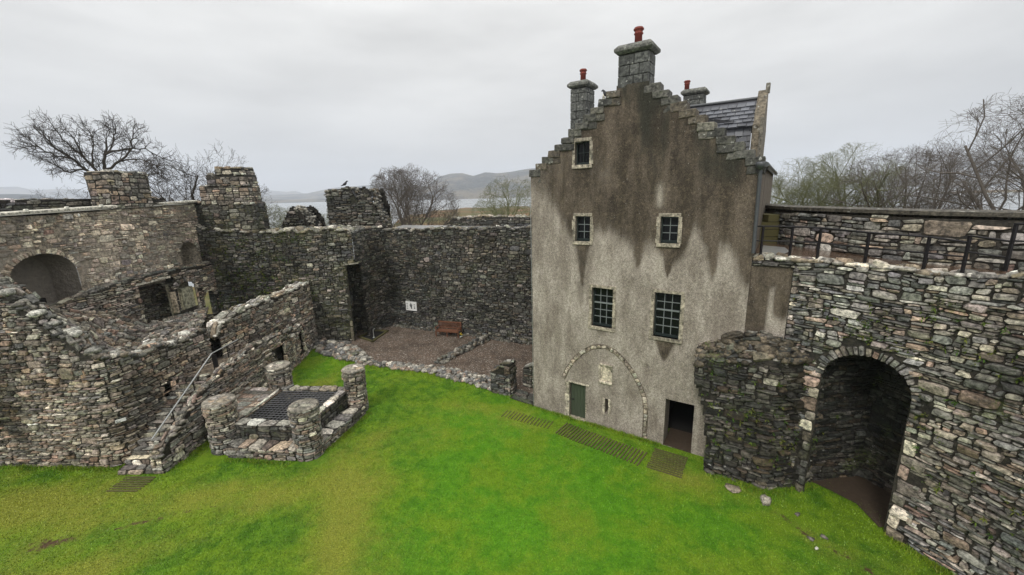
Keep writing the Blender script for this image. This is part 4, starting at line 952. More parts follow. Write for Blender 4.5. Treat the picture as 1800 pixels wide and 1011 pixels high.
# back left wall, mossy, with the tall dark slot at its right end
BL = Path([(-19.4, 25.55), (-13.1, 26.02), (-10.15, 26.28)])
ztB = prof([(0, 8.0), (.9, 7.8), (3.3, 7.6), (4.2, 7.45), (6, 7.5), (9.3, 7.45)], .14, 51, 2.5)
slot = rect_hole(8.72, 12, -1, 5.2)
mb = MB(); rng = rg(151)
def colB(c, cols): return cols*np.interp(c[:, 0], [0, 4, 7, 9], [.95, .95, 1.25, 1.35])[:, None]
sheet(mb, BL.f(), BL.L, 8.1, lambda u, v: (v < ztB(u)) & ~slot(u, v), rng, 'dark', .15, .08, sgn=1, relief=(.03, .08), K=8, v0=-.15, wav=.07, colfn=colB)
cap_rocks(mb, BL, ztB, 1.2, 330, 904, pal='top')
sheet(mb, BL.top(lambda u, v: ztB(u)+.05*fbm(u*4, v*4, 5), 1), BL.L, 2.0, None, rg(152), 'top', .16, .14, sgn=1, relief=(.05, .13), K=8, wav=0)
quoins(mb, BL.f(), 8.72, 0, 1.5, rng, -1, 'pale', wmin=.2, wmax=.22, hh=(.9, 1.3)); 
mb.add([(-10.95, 26.15, 5.2), (-9.9, 26.25, 5.3), (-9.9, 27, 5.3), (-10.95, 27, 5.2), (-10.95, 26.15, 5.27), (-9.9, 26.25, 5.37), (-9.9, 27, 5.37), (-10.95, 27, 5.27)], [(0, 1, 5, 4), (3, 2, 1, 0), (4, 5, 6, 7)], (.3, .29, .26))
bl = mb.build('castle_wall', M['stone_green']); ferns('wall_plants', BL.f(), 6.5, 7.3, 420, 803, bl, v0=3.0, size=(.06, .16)); tag(bl, 'mossy greenish wall across the back left corner with a tall dark slot', 'castle wall')
RT = Path([(-10.12, 26.3), (-10.05, 28.2), (-9.7, 29.2), (-9.16, 29.85)])
slot2 = rect_hole(-1, .75, -1, 5.2)
mb = MB()
sheet(mb, RT.f(), RT.L, 7.5, lambda u, v: (v < 7.3) & ~slot2(u, v), rg(153), 'dark', .15, .095, sgn=1, relief=(.03, .08), K=8, v0=-.15)
sheet(mb, RT.top(7.32, 1), RT.L, 2.0, None, rg(154), 'top', .2, .2, sgn=1, relief=(.05, .13), K=8, wav=0)
mb.build('return_face', M['stone_back'], bl)
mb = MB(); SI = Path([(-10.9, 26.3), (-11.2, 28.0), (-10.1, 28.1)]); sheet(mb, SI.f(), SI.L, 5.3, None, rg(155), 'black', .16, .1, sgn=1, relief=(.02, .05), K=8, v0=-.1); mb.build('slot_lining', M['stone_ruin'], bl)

# back right wall
BR = Path([(-9.2, 29.85), (-5.75, 28.3), (-5.62, 27.98), (1.3, 24.8), (6.5, 22.4)])
ztK = prof([(0, 7.15), (1.5, 7.1), (3.3, 7.1), (3.9, 7.3), (6, 7.32), (16, 7.36)], .10, 61, 2.5)
mb = MB()
sheet(mb, BR.f(), BR.L, 7.6, lambda u, v: v < ztK(u), rg(161), 'dark', .145, .08, sgn=1, relief=(.03, .085), K=8, v0=-.15, wav=.08)
cap_rocks(mb, BR, ztK, .45, 240, 905, pal='dark', u1=11.5)
sheet(mb, BR.top(lambda u, v: ztK(u)+.05*fbm(u*4, v*4, 5), 1), BR.L, .5, None, rg(162), 'top', .15, .12, sgn=1, relief=(.04, .1), K=8, wav=0)
br = mb.build('castle_wall', M['stone_back']); tag(br, 'dark rubble wall behind the wooden bench, running up to the house', 'castle wall')
mb = MB(); V = []
for i in range(17):
    u = BR.L*i/16; x, y = BR.xy(u); nx, ny = BR.nrm(u); V += [(x+nx*.45, y+ny*.45, float(ztK(u))), (x+nx*2.3, y+ny*2.3, 7.30)]
mb.add(np.array(V, float), [(2*i, 2*i+2, 2*i+3, 2*i+1) for i in range(16)]); mb.build('wall_walk', M['wetgrey'], br)
OP = Path([(-4.6, 30.1), (2.4, 26.9), (7.5, 24.6)]); mb = MB(); zo = prof([(0, 7.5), (.6, 7.78), (3, 7.9), (13, 8.0)], .07, 62, 2)
sheet(mb, OP.f(), OP.L, 8.1, lambda u, v: v < zo(u), rg(163), 'dark', .18, .1, sgn=1, relief=(.03, .08), K=8, v0=7.2)
sheet(mb, OP.top(lambda u, v: zo(u)+.03, 1), OP.L, .8, None, rg(164), 'top', .2, .16, sgn=1, relief=(.03, .1), K=8, wav=0)
mb.build('outer_parapet', M['stone_back'], br)
# broken towers on the far wall top
def ragged(name, label, x0, x1, y, dep, ztf, seed):
    mb = MB(); pa = Path([(x0, y), (x1, y-.3), (x1+.1, y+dep), (x0, y+dep), (x0, y)])
    w = x1-x0
    def zt3(u):
        a = np.where(u < w, u/w, np.where(u < w+dep, 1, np.where(u < 2*w+dep, 1-(u-w-dep)/w, 0))); return ztf(a)
    sheet(mb, pa.f(), pa.L, 12, lambda u, v: v < zt3(u), rg(seed), 'dark', .2, .11, sgn=1, relief=(.05, .13), K=8, v0=7.0)
    rr_2 = rg(seed+1)
    for _ in range(int(260*w*dep/8)):
        a_ = rr_2.uniform(0, 1); s_ = rr_2.uniform(.07, .14); zz = float(ztf(np.array([a_]))[0]); rock_into(mb, x0+a_*w, y-.1+rr_2.uniform(0, dep), zz-.05-rr_2.uniform(0, .1), s_*1.4, s_*1.2, s_*.7, rr_2, np.array(PAL['top'][rr_2.integers(0, 5)])*rr_2.uniform(.5, 1.1))
    ar = np.linspace(0, 1, 25); V = [(x0+a_*w, yy, float(ztf(np.array([a_]))[0])-.06) for a_ in ar for yy in (y, y+dep)]
    mb.add(V, [(2*k, 2*k+2, 2*k+3, 2*k+1) for k in range(24)], (.03, .03, .03))
    return tag(mb.build(name, M['stone_back']), label, 'ruined tower')
ragged('ruined_tower', 'broken tower stump with a notched top, on the wall left of the round bare tree', -13.3, -9.4, 30.5, 2.0, prof([(0, 9.9), (.1, 10.1), (.46, 10.2), (.52, 9.6), (.6, 9.0), (.66, 9.3), (.71, 10.0), (.82, 10.05), (.88, 9.1), (1.0, 7.8)], .10, 4, 8), 171)
ragged('ruined_tower', 'low pointed stump of masonry on the wall, left of the notched tower', -16.2, -13.7, 29.0, 1.5, prof([(0, 7.4), (.2, 8.1), (.4, 8.9), (.5, 9.0), (.65, 8.8), (.85, 8.0), (1.0, 7.3)], .06, 5, 8), 173)

# upper range wall with whitish top
UR = Path([(-13.82, 18.3), (-13.45, 22.0), (-13.12, 26.0)])
ztU = prof([(0, 3.2), (.25, 3.75), (1, 3.95), (4, 4.1), (7.7, 4.2)], .09, 71, 2.5)
mb = MB()
sheet(mb, UR.f(), UR.L, 4.5, lambda u, v: v < ztU(u), rg(181), 'tan', .14, .085, sgn=1, relief=(.03, .08), K=10, v0=-.1)
cap_rocks(mb, UR, ztU, .7, 110, 902, pal='top')
sheet(mb, UR.top(lambda u, v: ztU(u)+.05*fbm(u*4, v*4, 5), 1), UR.L, .75, None, rg(182), 'top', .2, .16, sgn=1, relief=(.05, .13), K=10, wav=0)
sheet(mb, UR.f(.77), UR.L, 4.5, lambda u, v: v < ztU(u), rg(183), 'tan', .2, .13, sgn=-1, relief=(.03, .06), K=8, v0=-.1, bs=.15)
tag(mb.build('range_wall', M['stone_left']), 'white lichen topped ruined wall above the landing, behind the well', 'wall')
# outer wall of stair and landing
OW = Path([(-12.65, 12.90), (-12.55, 16), (-12.6, 20.7), (-12.72, 23), (-13.1, 26.0)])
ztO = prof([(0, .6), (.3, .85), (2.0, 1.85), (3.6, 2.35), (5.8, 2.55), (8, 2.35), (10.5, 2.1), (13.1, 1.9)], .09, 81, 4)
d1 = rect_hole(7.55, 8.3, -1, 1.75); d2 = rect_hole(10.35, 10.75, .45, 1.65)
mb = MB(); rng = rg(191)
sheet(mb, OW.f(), OW.L, 2.8, lambda u, v: (v < ztO(u)) & ~d1(u, v) & ~d2(u, v), rng, 'tan', .14, .085, sgn=1, relief=(.03, .08), K=10, v0=-.15)
cap_rocks(mb, OW, ztO, .3, 120, 903, size=(.06, .13))
sheet(mb, OW.top(lambda u, v: ztO(u)+.03*fbm(u*4, v*4, 5), 1), OW.L, .32, None, rg(192), 'tan', .13, .12, sgn=1, relief=(.04, .1), K=10, wav=0)
sheet(mb, OW.f(.34), OW.L, 2.8, lambda u, v: (v < ztO(u)), rg(193), 'tan', .2, .13, sgn=-1, relief=(.02, .05), K=8, v0=-.1, bs=.1)
quoins(mb, OW.f(), 8.3, 0, 1.75, rng, 1, 'pale', wmin=.2, wmax=.26, hh=(.5, .8)); quoins(mb, OW.f(), 9.3, 0, 1.7, rng, 1, 'pale', wmin=.15, wmax=.2, hh=(.6, .9)); quoins(mb, OW.f(), 10.75, .4, 1.7, rng, 1, 'pale', wmin=.2, wmax=.26)
ec = lambda u, v: np.stack([-12.66-u*.9, 12.90+0*u+.03, v], 1)
sheet(mb, ec, .42, .95, None, rng, 'pale', .14, .12, sgn=-1, relief=(.03, .07), K=10, v0=-.1)
ow = mb.build('landing_wall', M['stone_left']); tag(ow, 'low wall beside the stair and landing, with a narrow dark doorway behind the well', 'wall')
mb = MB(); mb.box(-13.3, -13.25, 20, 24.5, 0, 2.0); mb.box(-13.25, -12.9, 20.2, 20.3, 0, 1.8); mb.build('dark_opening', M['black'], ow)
mb = MB(); mb.add([(-14.1, 16.2, 2.28), (-12.75, 16.2, 2.28), (-12.85, 20.7, 2.22), (-13.3, 26, 1.85), (-14, 26, 1.85)], [(0, 1, 2, 3, 4)], (.16, .13, .1)); mb.build('landing_floor', M['stone_left'], ow)
# stair
stair = empty('stone_stair', (-13.4, 13, 0)); tag(stair, 'steep worn stone stair climbing to the landing at the left', 'stair')
rng = rg(201)
for k in range(12):
    mb = MB(); y0 = 12.92+.285*k; z = .19*(k+1)
    ft = lambda u, v, y0=y0, z=z: np.stack([u, y0+v, z+.0*u], 1)
    ff = lambda u, v, y0=y0: np.stack([u, y0+0*u, v], 1)
    xl = -14.28+.03*k*.3
    sheet(mb, ft, -12.95, .32, None, rng, 'tan', .45, .16, sgn=1, relief=(.01, .025), K=10, wav=0, u0=xl, kinds=[(1, 1, 1), (1, 2, 3), (2, 2, 2)])
    sheet(mb, ff, -12.95, z, None, rng, 'tan', .3, .09, sgn=1, relief=(.02, .05), K=10, wav=0, u0=xl, v0=z-.2, kinds=[(1, 1, 1), (1, 2, 3), (2, 2, 3)], back=(.03, .025, .02))
    wp(stair, 'step', mb, M['stone_left'])
# handrail of the stair
hr = empty('handrail', (-12.95, 13.1, 1.2)); tag(hr, 'thin pale metal handrail slanting up the stone stair', 'handrail')
a_, b_, c_ = np.array([-12.95, 13.05, 1.28]), np.array([-12.95, 16.55, 3.12]), np.array([-12.95, 18.3, 3.12])
mb = MB(); mb.tube([a_, b_], .028, 8); mb.tube([b_, c_], .024, 8); wp(hr, 'rail', mb, M['galv'])
for y, z0, z1 in ((14.1, .75, 1.83), (15.3, 1.6, 2.46), (16.55, 2.25, 3.12), (17.5, 2.25, 3.12)):
    mb = MB(); mb.tube([(-12.95, y, z0), (-12.95, y, z1)], .022, 8); wp(hr, 'post', mb, M['iron'])
mb = MB(); mb.box(-13.05, -12.9, 16.7, 16.75, 2.4, 3.0); wp(hr, 'gate_plate', mb, M['iron'])

# ================================================================== WELL
well = empty('stone_well', (-9.4, 15.8, 0)); tag(well, 'square stone well with four stout round corner pillars and an iron grate', 'well')
PIL = [(-11.38, 14.42, .50), (-7.86, 13.88, .47), (-7.22, 17.12, .44), (-10.9, 17.7, .46)]
for k, (x, y, r) in enumerate(PIL):
    mb = MB(); rng = rg(210+k); L_ = 2*math.pi*r
    def f(u, v, x=x, y=y, r=r):
        a = u/r; q = r*(1+.05*(v > 1.62)+.04*(v < .35)); return np.stack([x+q*np.cos(a), y+q*np.sin(a), v+0*a], 1)
    sheet(mb, f, L_, 2.02, None, rng, 'tan', .15, .085, sgn=1, relief=(.02, .05), K=10, v0=-.1, wav=.01, kinds=[(1, 1, 1), (2, 1, 3), (3, 1, 2), (2, 2, .9)], expo=(3.5, 7))
    # cap: flat slabs, slightly domed
    Q = []; n = 7
    ft = lambda u, v, x=x, y=y, r=r: np.stack([x+u, y+v, 2.02+.05*(1-(u*u+v*v)/r/r)], 1)
    sheet(mb, ft, r*1.06, r*1.06, lambda u, v, r=r: u*u+v*v < (r*1.05)**2, rng, 'top', .3, .25, sgn=1, relief=(.02, .04), K=10, wav=0, u0=-r*1.06, v0=-r*1.06, bs=.06, back=(.2, .19, .17))
    ring = [((r*1.06)*math.cos(a), (r*1.06)*math.sin(a)) for a in np.linspace(0, 2*math.pi, 25)[:-1]]
    mb.lathe((x, y, 1.72), [(r*.98, 0), (r*1.12, .06), (r*1.12, .12), (r*1.0, .16), (r*1.0, .2), (r*1.10, .24), (r*1.10, .31), (r*1.02, .34)], 28, (.2, .185, .16))
    wp(well, 'pillar', mb, M['stone_left'])
OPN = [(-10.75, 14.72), (-8.3, 14.42), (-7.95, 16.95), (-10.55, 17.2)]
def quadf(q, z):
    q = np.array(q, float)
    def f(u, v):
        u_, v_ = u[:, None], v[:, None]; p = (q[0]*(1-u_)+q[1]*u_)*(1-v_)+(q[3]*(1-u_)+q[2]*u_)*v_
        return np.stack([p[:, 0], p[:, 1], z+0*u], 1)
    return f
def slab_run(mb, p, q, w, z, rng, n, pal='top', side=1, th=.14):
    """coping slabs along p->q, w wide towards the left"""
    p, q = np.array(p), np.array(q); L_ = np.linalg.norm(q-p); t_ = (q-p)/L_; nn = np.array([-t_[1], t_[0]])*side
    f = lambda u, v: np.stack([p[0]+t_[0]*u+nn[0]*v, p[1]+t_[1]*u+nn[1]*v, z+0*u], 1)
    sheet(mb, f, L_, w, None, rng, pal, L_/n, w, sgn=side, relief=(.03, .05), K=12, wav=0, kinds=[(1, 1, 1)], expo=(5, 9), joint=.006)
def wallrun(mb, p, q, z0, z1, rng, pal='dark', sgn=1, cw=.18, ch=.11):
    pa = Path([p, q]); sheet(mb, pa.f(), pa.L, z1, None, rng, pal, cw, ch, sgn=sgn, relief=(.02, .06), K=10, v0=z0, wav=.02)
rng = rg(220)
mb = MB()      # rim walls, outer faces
outer = [(-11.2, 14.36), (-7.98, 13.98), (-7.45, 17.1), (-10.9, 17.65)]
wallrun(mb, outer[0], outer[1], -.1, 1.02, rng); wallrun(mb, outer[1], outer[2], -.1, 1.02, rng); wallrun(mb, outer[2], outer[3], -.1, 1.02, rng); wallrun(mb, outer[3], outer[0], -.1, 1.02, rng)
wallrun(mb, OPN[1], OPN[0], .2, 1.02, rng); wallrun(mb, OPN[2], OPN[1], .2, 1.02, rng); wallrun(mb, OPN[3], OPN[2], .2, 1.02, rng); wallrun(mb, OPN[0], OPN[3], .2, 1.02, rng)
wp(well, 'rim_wall', mb, M['stone_ruin'])
mb = MB()
slab_run(mb, (-11.0, 14.34), (-8.2, 14.0), .42, 1.04, rng, 5); slab_run(mb, (-7.92, 14.2), (-7.45, 16.9), .46, 1.04, rng, 6); slab_run(mb, (-7.5, 17.3), (-10.7, 17.62), .42, 1.04, rng, 7)
slab_run(mb, (-10.68, 17.3), (-10.85, 14.7), .12, 1.04, rng, 3, side=-1)
wp(well, 'coping', mb, M['stone_top'])
mb = MB(); fs = quadf([(-12.5, 14.9), (-10.8, 14.72), (-10.6, 17.4), (-12.5, 17.7)], 1.0)
sheet(mb, fs, 1, 1, None, rng, 'tan', .16, .12, sgn=1, relief=(.01, .02), K=10, wav=0, bs=.2, expo=(4, 8), back=(.12, .09, .07)); wallrun(mb, (-12.5, 14.95), (-11.2, 14.85), -.1, 1.0, rng)
wp(well, 'side_shelf', mb, M['stone_left'])
mb = MB()      # step bench outside the rim
wallrun(mb, (-10.95, 13.78), (-8.2, 13.42), -.1, .42, rng, 'tan'); wallrun(mb, (-7.4, 14.0), (-6.72, 16.75), -.1, .42, rng, 'tan')
slab_run(mb, (-10.95, 13.76), (-8.2, 13.40), .66, .42, rng, 6, 'tan'); slab_run(mb, (-7.38, 13.95), (-6.70, 16.8), .62, .42, rng, 6, 'tan')
wp(well, 'step_bench', mb, M['stone_left'])
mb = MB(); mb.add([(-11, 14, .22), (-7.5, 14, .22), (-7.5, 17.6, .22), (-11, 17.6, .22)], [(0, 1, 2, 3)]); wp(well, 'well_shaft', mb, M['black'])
mb = MB(); o4 = np.array(OPN)
def bq(u, v): return (o4[0]*(1-u)+o4[1]*u)*(1-v)+(o4[3]*(1-u)+o4[2]*u)*v
for k in range(15):
    u = (k+.5)/15; mb.tube([(*bq(u, 0), .96), (*bq(u, 1), .96)], .018, 5)
    v = (k+.5)/15; mb.tube([(*bq(0, v), .985), (*bq(1, v), .985)], .018, 5)
wp(well, 'iron_grate', mb, plain('worn iron grate', (.14, .14, .145), .35, 20, .3, .2, .7))

# ================================================================== GROUND
lawn_poly = [(-21, 13.4), (-12.7, 12.9), (-12.7, 26.2), (-10.9, 24.41), (-8.74, 22.32), (-4.5, 20.9), (-.7, 18.86), (.9, 17.1), (6.6, 13.2), (12.5, 12.3), (12.5, 0), (-21, 0)]
def lawn_attr(x, y):
    a = np.exp(-(((x+8.0)*.30-(y-9.0)*.0)/1.0)**2)*0
    def blob(cx, cy, rx, ry, ang=0):
        c, s = math.cos(ang), math.sin(ang); dx, dy = x-cx, y-cy; return np.exp(-((dx*c+dy*s)/rx)**2-((-dx*s+dy*c)/ry)**2)
    dry = .45*blob(-5.3, 10.0, .9, 3.0, .35)+.35*blob(-8.5, 11.9, 5.5, .9, .05)+.30*blob(-13, 10, 7, 3.5)+.8*blob(-16.5, 11.2, 2.0, 1.2)+.7*blob(-12.0, 8.6, 3.5, .7, .5)+.35*blob(-5.5, 14.6, .7, 2.6, -.15)+.35*blob(-3.2, 17.5, 3.5, .8, -.35)
    dry += .6*blob(1.9, 14.9, 2.6, .65, -.55)+.75*blob(5.6, 12.0, 1.2, .7, -.5)+.45*blob(8.1, 9.6, 1.6, .6, -.9)+.35*blob(-10.5, 19.6, 1.3, 1.0)+1.2*fbm(x*.6, y*.6, 91)-.5
    soil = .85*blob(-13.55, 9.95, .7, .35, .2)+.75*blob(-11.5, 10.6, 1.4, .18, .35)+.55*blob(-9.6, 11.2, 1.3, .12, .15)
    cr = np.array([(7.6, 10.6), (7.9, 9.9), (8.2, 9.3), (8.7, 8.6), (8.9, 8.0), (9.2, 7.3)])
    for p, q in zip(cr[:-1], cr[1:]):
        m = (p+q)/2; soil = np.maximum(soil, .85*blob(m[0], m[1], .5, .16, math.atan2(q[1]-p[1], q[0]-p[0])))
    soil += 1.2*blob(11.3, 11.0, 1.15, .95)+.5*blob(8.8, 9.7, .5, .3)+.45*blob(6.5, 11.9, .5, .3)
    for k in range(9): # trodden strip at the foot of the house
        px, py = A0+sd*(k*.85)-nd*.12; soil = soil+.45*blob(px, py, .55, .1, -.587)
    lush = np.clip(1.2*blob(.5, 11.0, 5.2, 4.6)+.8*blob(-1.5, 16.2, 3, 2.2)+.7*blob(-10.8, 22.8, 1.5, 2.2)+.4*blob(7, 10, 2.5, 2.5)-.1, 0, 1)
    return np.stack([dry.clip(0, 1), soil.clip(0, 1), lush.clip(0, 1)], 1)
gx = np.arange(-22, 14.01, .2); gy = np.arange(-2, 27.01, .2); X, Y = np.meshgrid(gx, gy); x, y = X.ravel(), Y.ravel()
def lawnz(x, y): return .05*(fbm(x*.5, y*.5, 77)-.5)
mb = MB(); nu = len(gx); a = (np.arange(len(gy)-1)[:, None]*nu+np.arange(nu-1)[None]).ravel()
mb.add(np.stack([x, y, lawnz(x, y)-.01], 1), np.stack([a, a+1, a+nu+1, a+nu], 1), lawn_attr(x, y), True)
struct(mb.build('lawn', M['lawn']))
# blades
def inpoly(x, y, poly):
    r = np.zeros(len(x), bool); p = np.array(poly)
    for (x0, y0), (x1, y1) in zip(p, np.roll(p, -1, 0)):
        c = ((y0 > y) != (y1 > y)) & (x < (x1-x0)*(y-y0)/(y1-y0+1e-12)+x0); r ^= c
    return r
rng = rg(300); N_ = 420000
bx = rng.uniform(-20, 12.3, N_); by = rng.uniform(6.5, 26, N_)
den = np.clip(14/np.hypot(bx, by), .35, 1.2); keep = rng.random(N_) < den
bx, by = bx[keep], by[keep]
k = inpoly(bx, by, lawn_poly) & ~inpoly(bx, by, [(-12, 13.4), (-7.2, 13.0), (-6.4, 17.2), (-12, 18.5)]) & (np.abs(bx) < by*1.8)
k &= ~((bx > 6.5) & (by > 12.3-.35*(bx-6.5)) & (bx < 8.2)) & ~((bx > 8) & (by > 11.6)) & ~((bx-10.3)*1.0+(by-9.5)*.72 > 0)*1 if False else k
bx, by = bx[k], by[k]
at = lawn_attr(bx, by); k = rng.random(len(bx)) > at[:, 1]*.9; bx, by, at = bx[k], by[k], at[k]; n = len(bx)
hh = rng.uniform(.02, .06, n)*(1-.3*at[:, 0]); an = rng.uniform(0, 2*math.pi, n); w = rng.uniform(.006, .013, n)*np.clip(np.hypot(bx, by)/11, .8, 1.8); le = rng.normal(0, .022, (n, 2)); z = lawnz(bx, by)-.012
V = np.empty((n, 3, 3)); V[:, 0] = np.stack([bx-np.cos(an)*w, by-np.sin(an)*w, z], 1); V[:, 1] = np.stack([bx+np.cos(an)*w, by+np.sin(an)*w, z], 1); V[:, 2] = np.stack([bx+le[:, 0], by+le[:, 1], z+hh], 1)
mb = MB(); mb.add(V.reshape(-1, 3), np.arange(3*n).reshape(n, 3), np.repeat(at, 3, 0), False); struct(mb.build('grass', M['blade']), 'stuff'); bpy.data.objects['grass']['label'] = 'short green turf of the courtyard'
rng = rg(333); TV = []; TA = []
def tufts(line, n, spread=.12):
    pa = Path(line)
    u = rng.uniform(0, pa.L, n); x, y = pa.xy(u); nx, ny = pa.nrm(u); o = -np.abs(rng.normal(0, spread, n))-.02; x = x+nx*o; y = y+ny*o
    k = fbm(u*1.3, 0*u, 5) > rng.uniform(.2, .62, n); x, y = x[k], y[k]; m = len(x)
    h_ = rng.uniform(.06, .15, m); a_ = rng.uniform(0, 6.28, m); w_ = rng.uniform(.007, .014, m); le_ = rng.normal(0, .05, (m, 2)); z = lawnz(x, y)-.01
    V = np.empty((m, 3, 3)); V[:, 0] = np.stack([x-np.cos(a_)*w_, y-np.sin(a_)*w_, z], 1); V[:, 1] = np.stack([x+np.cos(a_)*w_, y+np.sin(a_)*w_, z], 1); V[:, 2] = np.stack([x+le_[:, 0], y+le_[:, 1], z+h_], 1)
    TV.append(V.reshape(-1, 3)); at_ = np.stack([rng.uniform(0, .8, m), 0*x, rng.uniform(0, .5, m)], 1); TA.append(np.repeat(at_, 3, 0))
tufts(FW.p[1:5], 3500); tufts([(-10.95, 13.7), (-8.3, 13.35)], 1500); tufts([(-7.4, 13.8), (-6.65, 16.8)], 1500); tufts(OW.p, 3500); tufts([tuple(A0-nd*.03), tuple(A0+sd*5.5-nd*.03)], 2500, .08); tufts([(6.5, 12.25), (7.2, 11.8), (7.9, 11.3), (8.3, 11.35), (9.6, 11.6)], 3500); tufts([(10.2, 9.5), (10.75, 8.2), (11.2, 6.8)], 3500)
tufts([(-12.9, 25.4), (-10.9, 24.2), (-8.74, 22.2), (-4.5, 20.8), (-.7, 18.7), (.9, 17.0)], 3500, .2)
mb = MB(); V = np.concatenate(TV); mb.add(V, np.arange(len(V)).reshape(-1, 3), np.concatenate(TA), False); o_ = struct(mb.build('long_grass', M['blade']), 'stuff'); o_['label'] = 'longer grass along the foot of the walls'
# gravel floor
gp = [(-13.2, 26.3), (-12.6, 24.9), (-10.9, 24.5), (-8.74, 22.42), (-4.5, 21.0), (-.7, 18.96), (.95, 17.3), (6, 24), (1.4, 25.2), (-9.1, 30.2), (-11.3, 28.2), (-11.0, 26.4)]
mb = MB(); mb.add([(x, y, .03) for x, y in gp], [tuple(range(len(gp)))]); struct(mb.build('gravel_floor', M['gravel']))
mb = MB(); mb.add([(9.2, 12.2, .028), (9.95, 11.2, .028), (10.3, 10.6, .028), (10.2, 9.7, .028), (12.3, 9.8, .028), (12.2, 12.4, .028)], [(0, 1, 2, 3, 4, 5)]); struct(mb.build('soil_floor', M['soil']))

# loose rubble: shapes reused by several heaps
def rubble_band(path, width, n, seed, pal, size=(.06, .16), h=.2, dens=None):
    pa = Path(path); rng = rg(seed); mb = MB()
    for _ in range(n):
        u = rng.uniform(0, pa.L); w = np.interp(u, np.linspace(0, pa.L, len(width)), width); o = rng.uniform(-.5, .5)*w
        x, y = pa.xy(u); nx, ny = pa.nrm(u); s = rng.uniform(*size); c = np.array(PAL[pal][rng.integers(0, len(PAL[pal]))])*rng.uniform(.7, 1.5)
        z = h*(1-abs(o)/(w*.5+1e-6))*rng.uniform(0, 1)
        rock_into(mb, float(x+nx*o), float(y+ny*o), z+s*.3, s*1.3, s, s*.7, rng, c)
    return mb
mb = rubble_band([(-13.0, 25.9), (-11.6, 25.0), (-10.6, 24.2), (-9.3, 23.0), (-8.6, 22.3)], [1.6, 1.8, 1.8, 1.2, .5], 330, 401, 'grey', (.07, .2), .35)
tag(mb.build('rubble_footing', M['stone_top']), 'mossy low heap of rubble where the lawn meets the gravel below the slot', 'rubble')
mb = rubble_band([(-8.6, 22.35), (-6.5, 21.8), (-4.5, 21.2), (-2.6, 20.2), (-.7, 19.0)], [.25, .7, .8, 1.2, 1.2], 330, 402, 'grey', (.06, .15), .14)
tag(mb.build('rubble_footing', M['stone_top']), 'line of pale loose stones between lawn and gravel, left of the small stone pier', 'rubble')
mb = rubble_band([(-4.3, 22.1), (-3.1, 23.9), (-1.75, 25.9)], [.42, .42, .42], 260, 403, 'dark', (.08, .17), .34)
tag(mb.build('low_wall', M['stone_top']), 'knee high line of dark stones crossing the gravel towards the back wall', 'low wall')
mb = rubble_band([(-10.2, 28.4), (-9.2, 29.5), (-5.7, 28.0), (1.2, 24.7)], [.35]*4, 260, 404, 'black', (.06, .14), .12)
tag(mb.build('rubble_footing', M['stone_back']), 'dark fallen stones along the foot of the wall behind the bench', 'rubble')
# small piers by the gravel
def blockpier(name, label, path, th, ztf, seed, mat=M['stone_back'], pal='grey'):
    mb = MB(); pa = Path(path); L_ = pa.L; rng = rg(seed)
    sheet(mb, pa.f(), L_, 2.2, lambda u, v: v < ztf(u), rng, pal, .15, .1, sgn=1, relief=(.03, .07), K=10, v0=-.1, bs=.05)
    sheet(mb, pa.f(th), L_, 2.2, lambda u, v: v < ztf(u), rng, pal, .15, .1, sgn=-1, relief=(.03, .07), K=10, v0=-.1, bs=.05)
    for u0 in (0, L_):
        x, y = pa.xy(u0); nx, ny = pa.nrm(u0); pe = Path([(float(x), float(y)), (float(x+nx*th), float(y+ny*th))]); sheet(mb, pe.f(), th, 2.2, lambda u, v, u0=u0: v < ztf(u0)+0*u, rng, pal, .15, .1, sgn=-1 if u0 == 0 else 1, relief=(.03, .07), K=10, v0=-.1, bs=.05)
    sheet(mb, pa.top(lambda u, v: ztf(u)+.03*fbm(u*6, v*6, 3), 1), L_, th, None, rng, 'top', .16, .15, sgn=1, relief=(.04, .1), K=10, wav=0)
    return tag(mb.build(name, mat), label, 'stone pier')
blockpier('stone_pier', 'short broken stone pier standing between gravel and lawn left of the house', [(-1.15, 18.45), (-.18, 17.98)], .6, prof([(0, 1.1), (.4, 1.25), (.55, 1.55), (1.2, 1.62)], 0), 411)
blockpier('stone_pier', 'stub of stone wall against the left corner of the house', [(.45, 18.95), (1.3, 18.5)], .5, prof([(0, 1.0), (.5, 1.25), (2, 1.3)], 0), 412)
mb = MB(); rng = rg(413)
fs = quadf([(-.25, 17.75), (.85, 16.95), (1.05, 17.9), (.1, 18.5)], .05); sheet(mb, fs, 1, 1, None, rng, 'dark', .3, .25, sgn=1, relief=(.04, .07), K=10, wav=0, bs=.3)
tag(mb.build('flagstones', M['stone_back']), 'dark flagstones on the ground between the pier and the house corner', 'paving')
# pit with kerb under the slot
pit = empty('kerbed_pit', (-9.8, 26.6, 0)); tag(pit, 'square sunken pit with dark timber kerb in the gravel below the tall slot', 'pit')
pc_ = [G(655, 603)[:2], G(684, 583)[:2], (-10.1, 28.3), (-10.75, 26.9)]
mb = MB()
for p_, q_ in zip(pc_, pc_[1:]+pc_[:1]):
    p_, q_ = np.array(p_), np.array(q_); t_ = (q_-p_)/np.linalg.norm(q_-p_); nn = np.array([-t_[1], t_[0]])*.14
    V = [(*p_, .04), (*q_, .04), (*(q_+nn), .04), (*(p_+nn), .04), (*p_, .12), (*q_, .12), (*(q_+nn), .12), (*(p_+nn), .12)]
    mb.add(V, [(4, 5, 6, 7), (0, 1, 5, 4), (2, 3, 7, 6)])
wp(pit, 'kerb', mb, M['darkwood']); mb = MB(); mb.add([(*p_, .04) for p_ in pc_], [(0, 1, 2, 3)]); wp(pit, 'pit_floor', mb, M['black'])
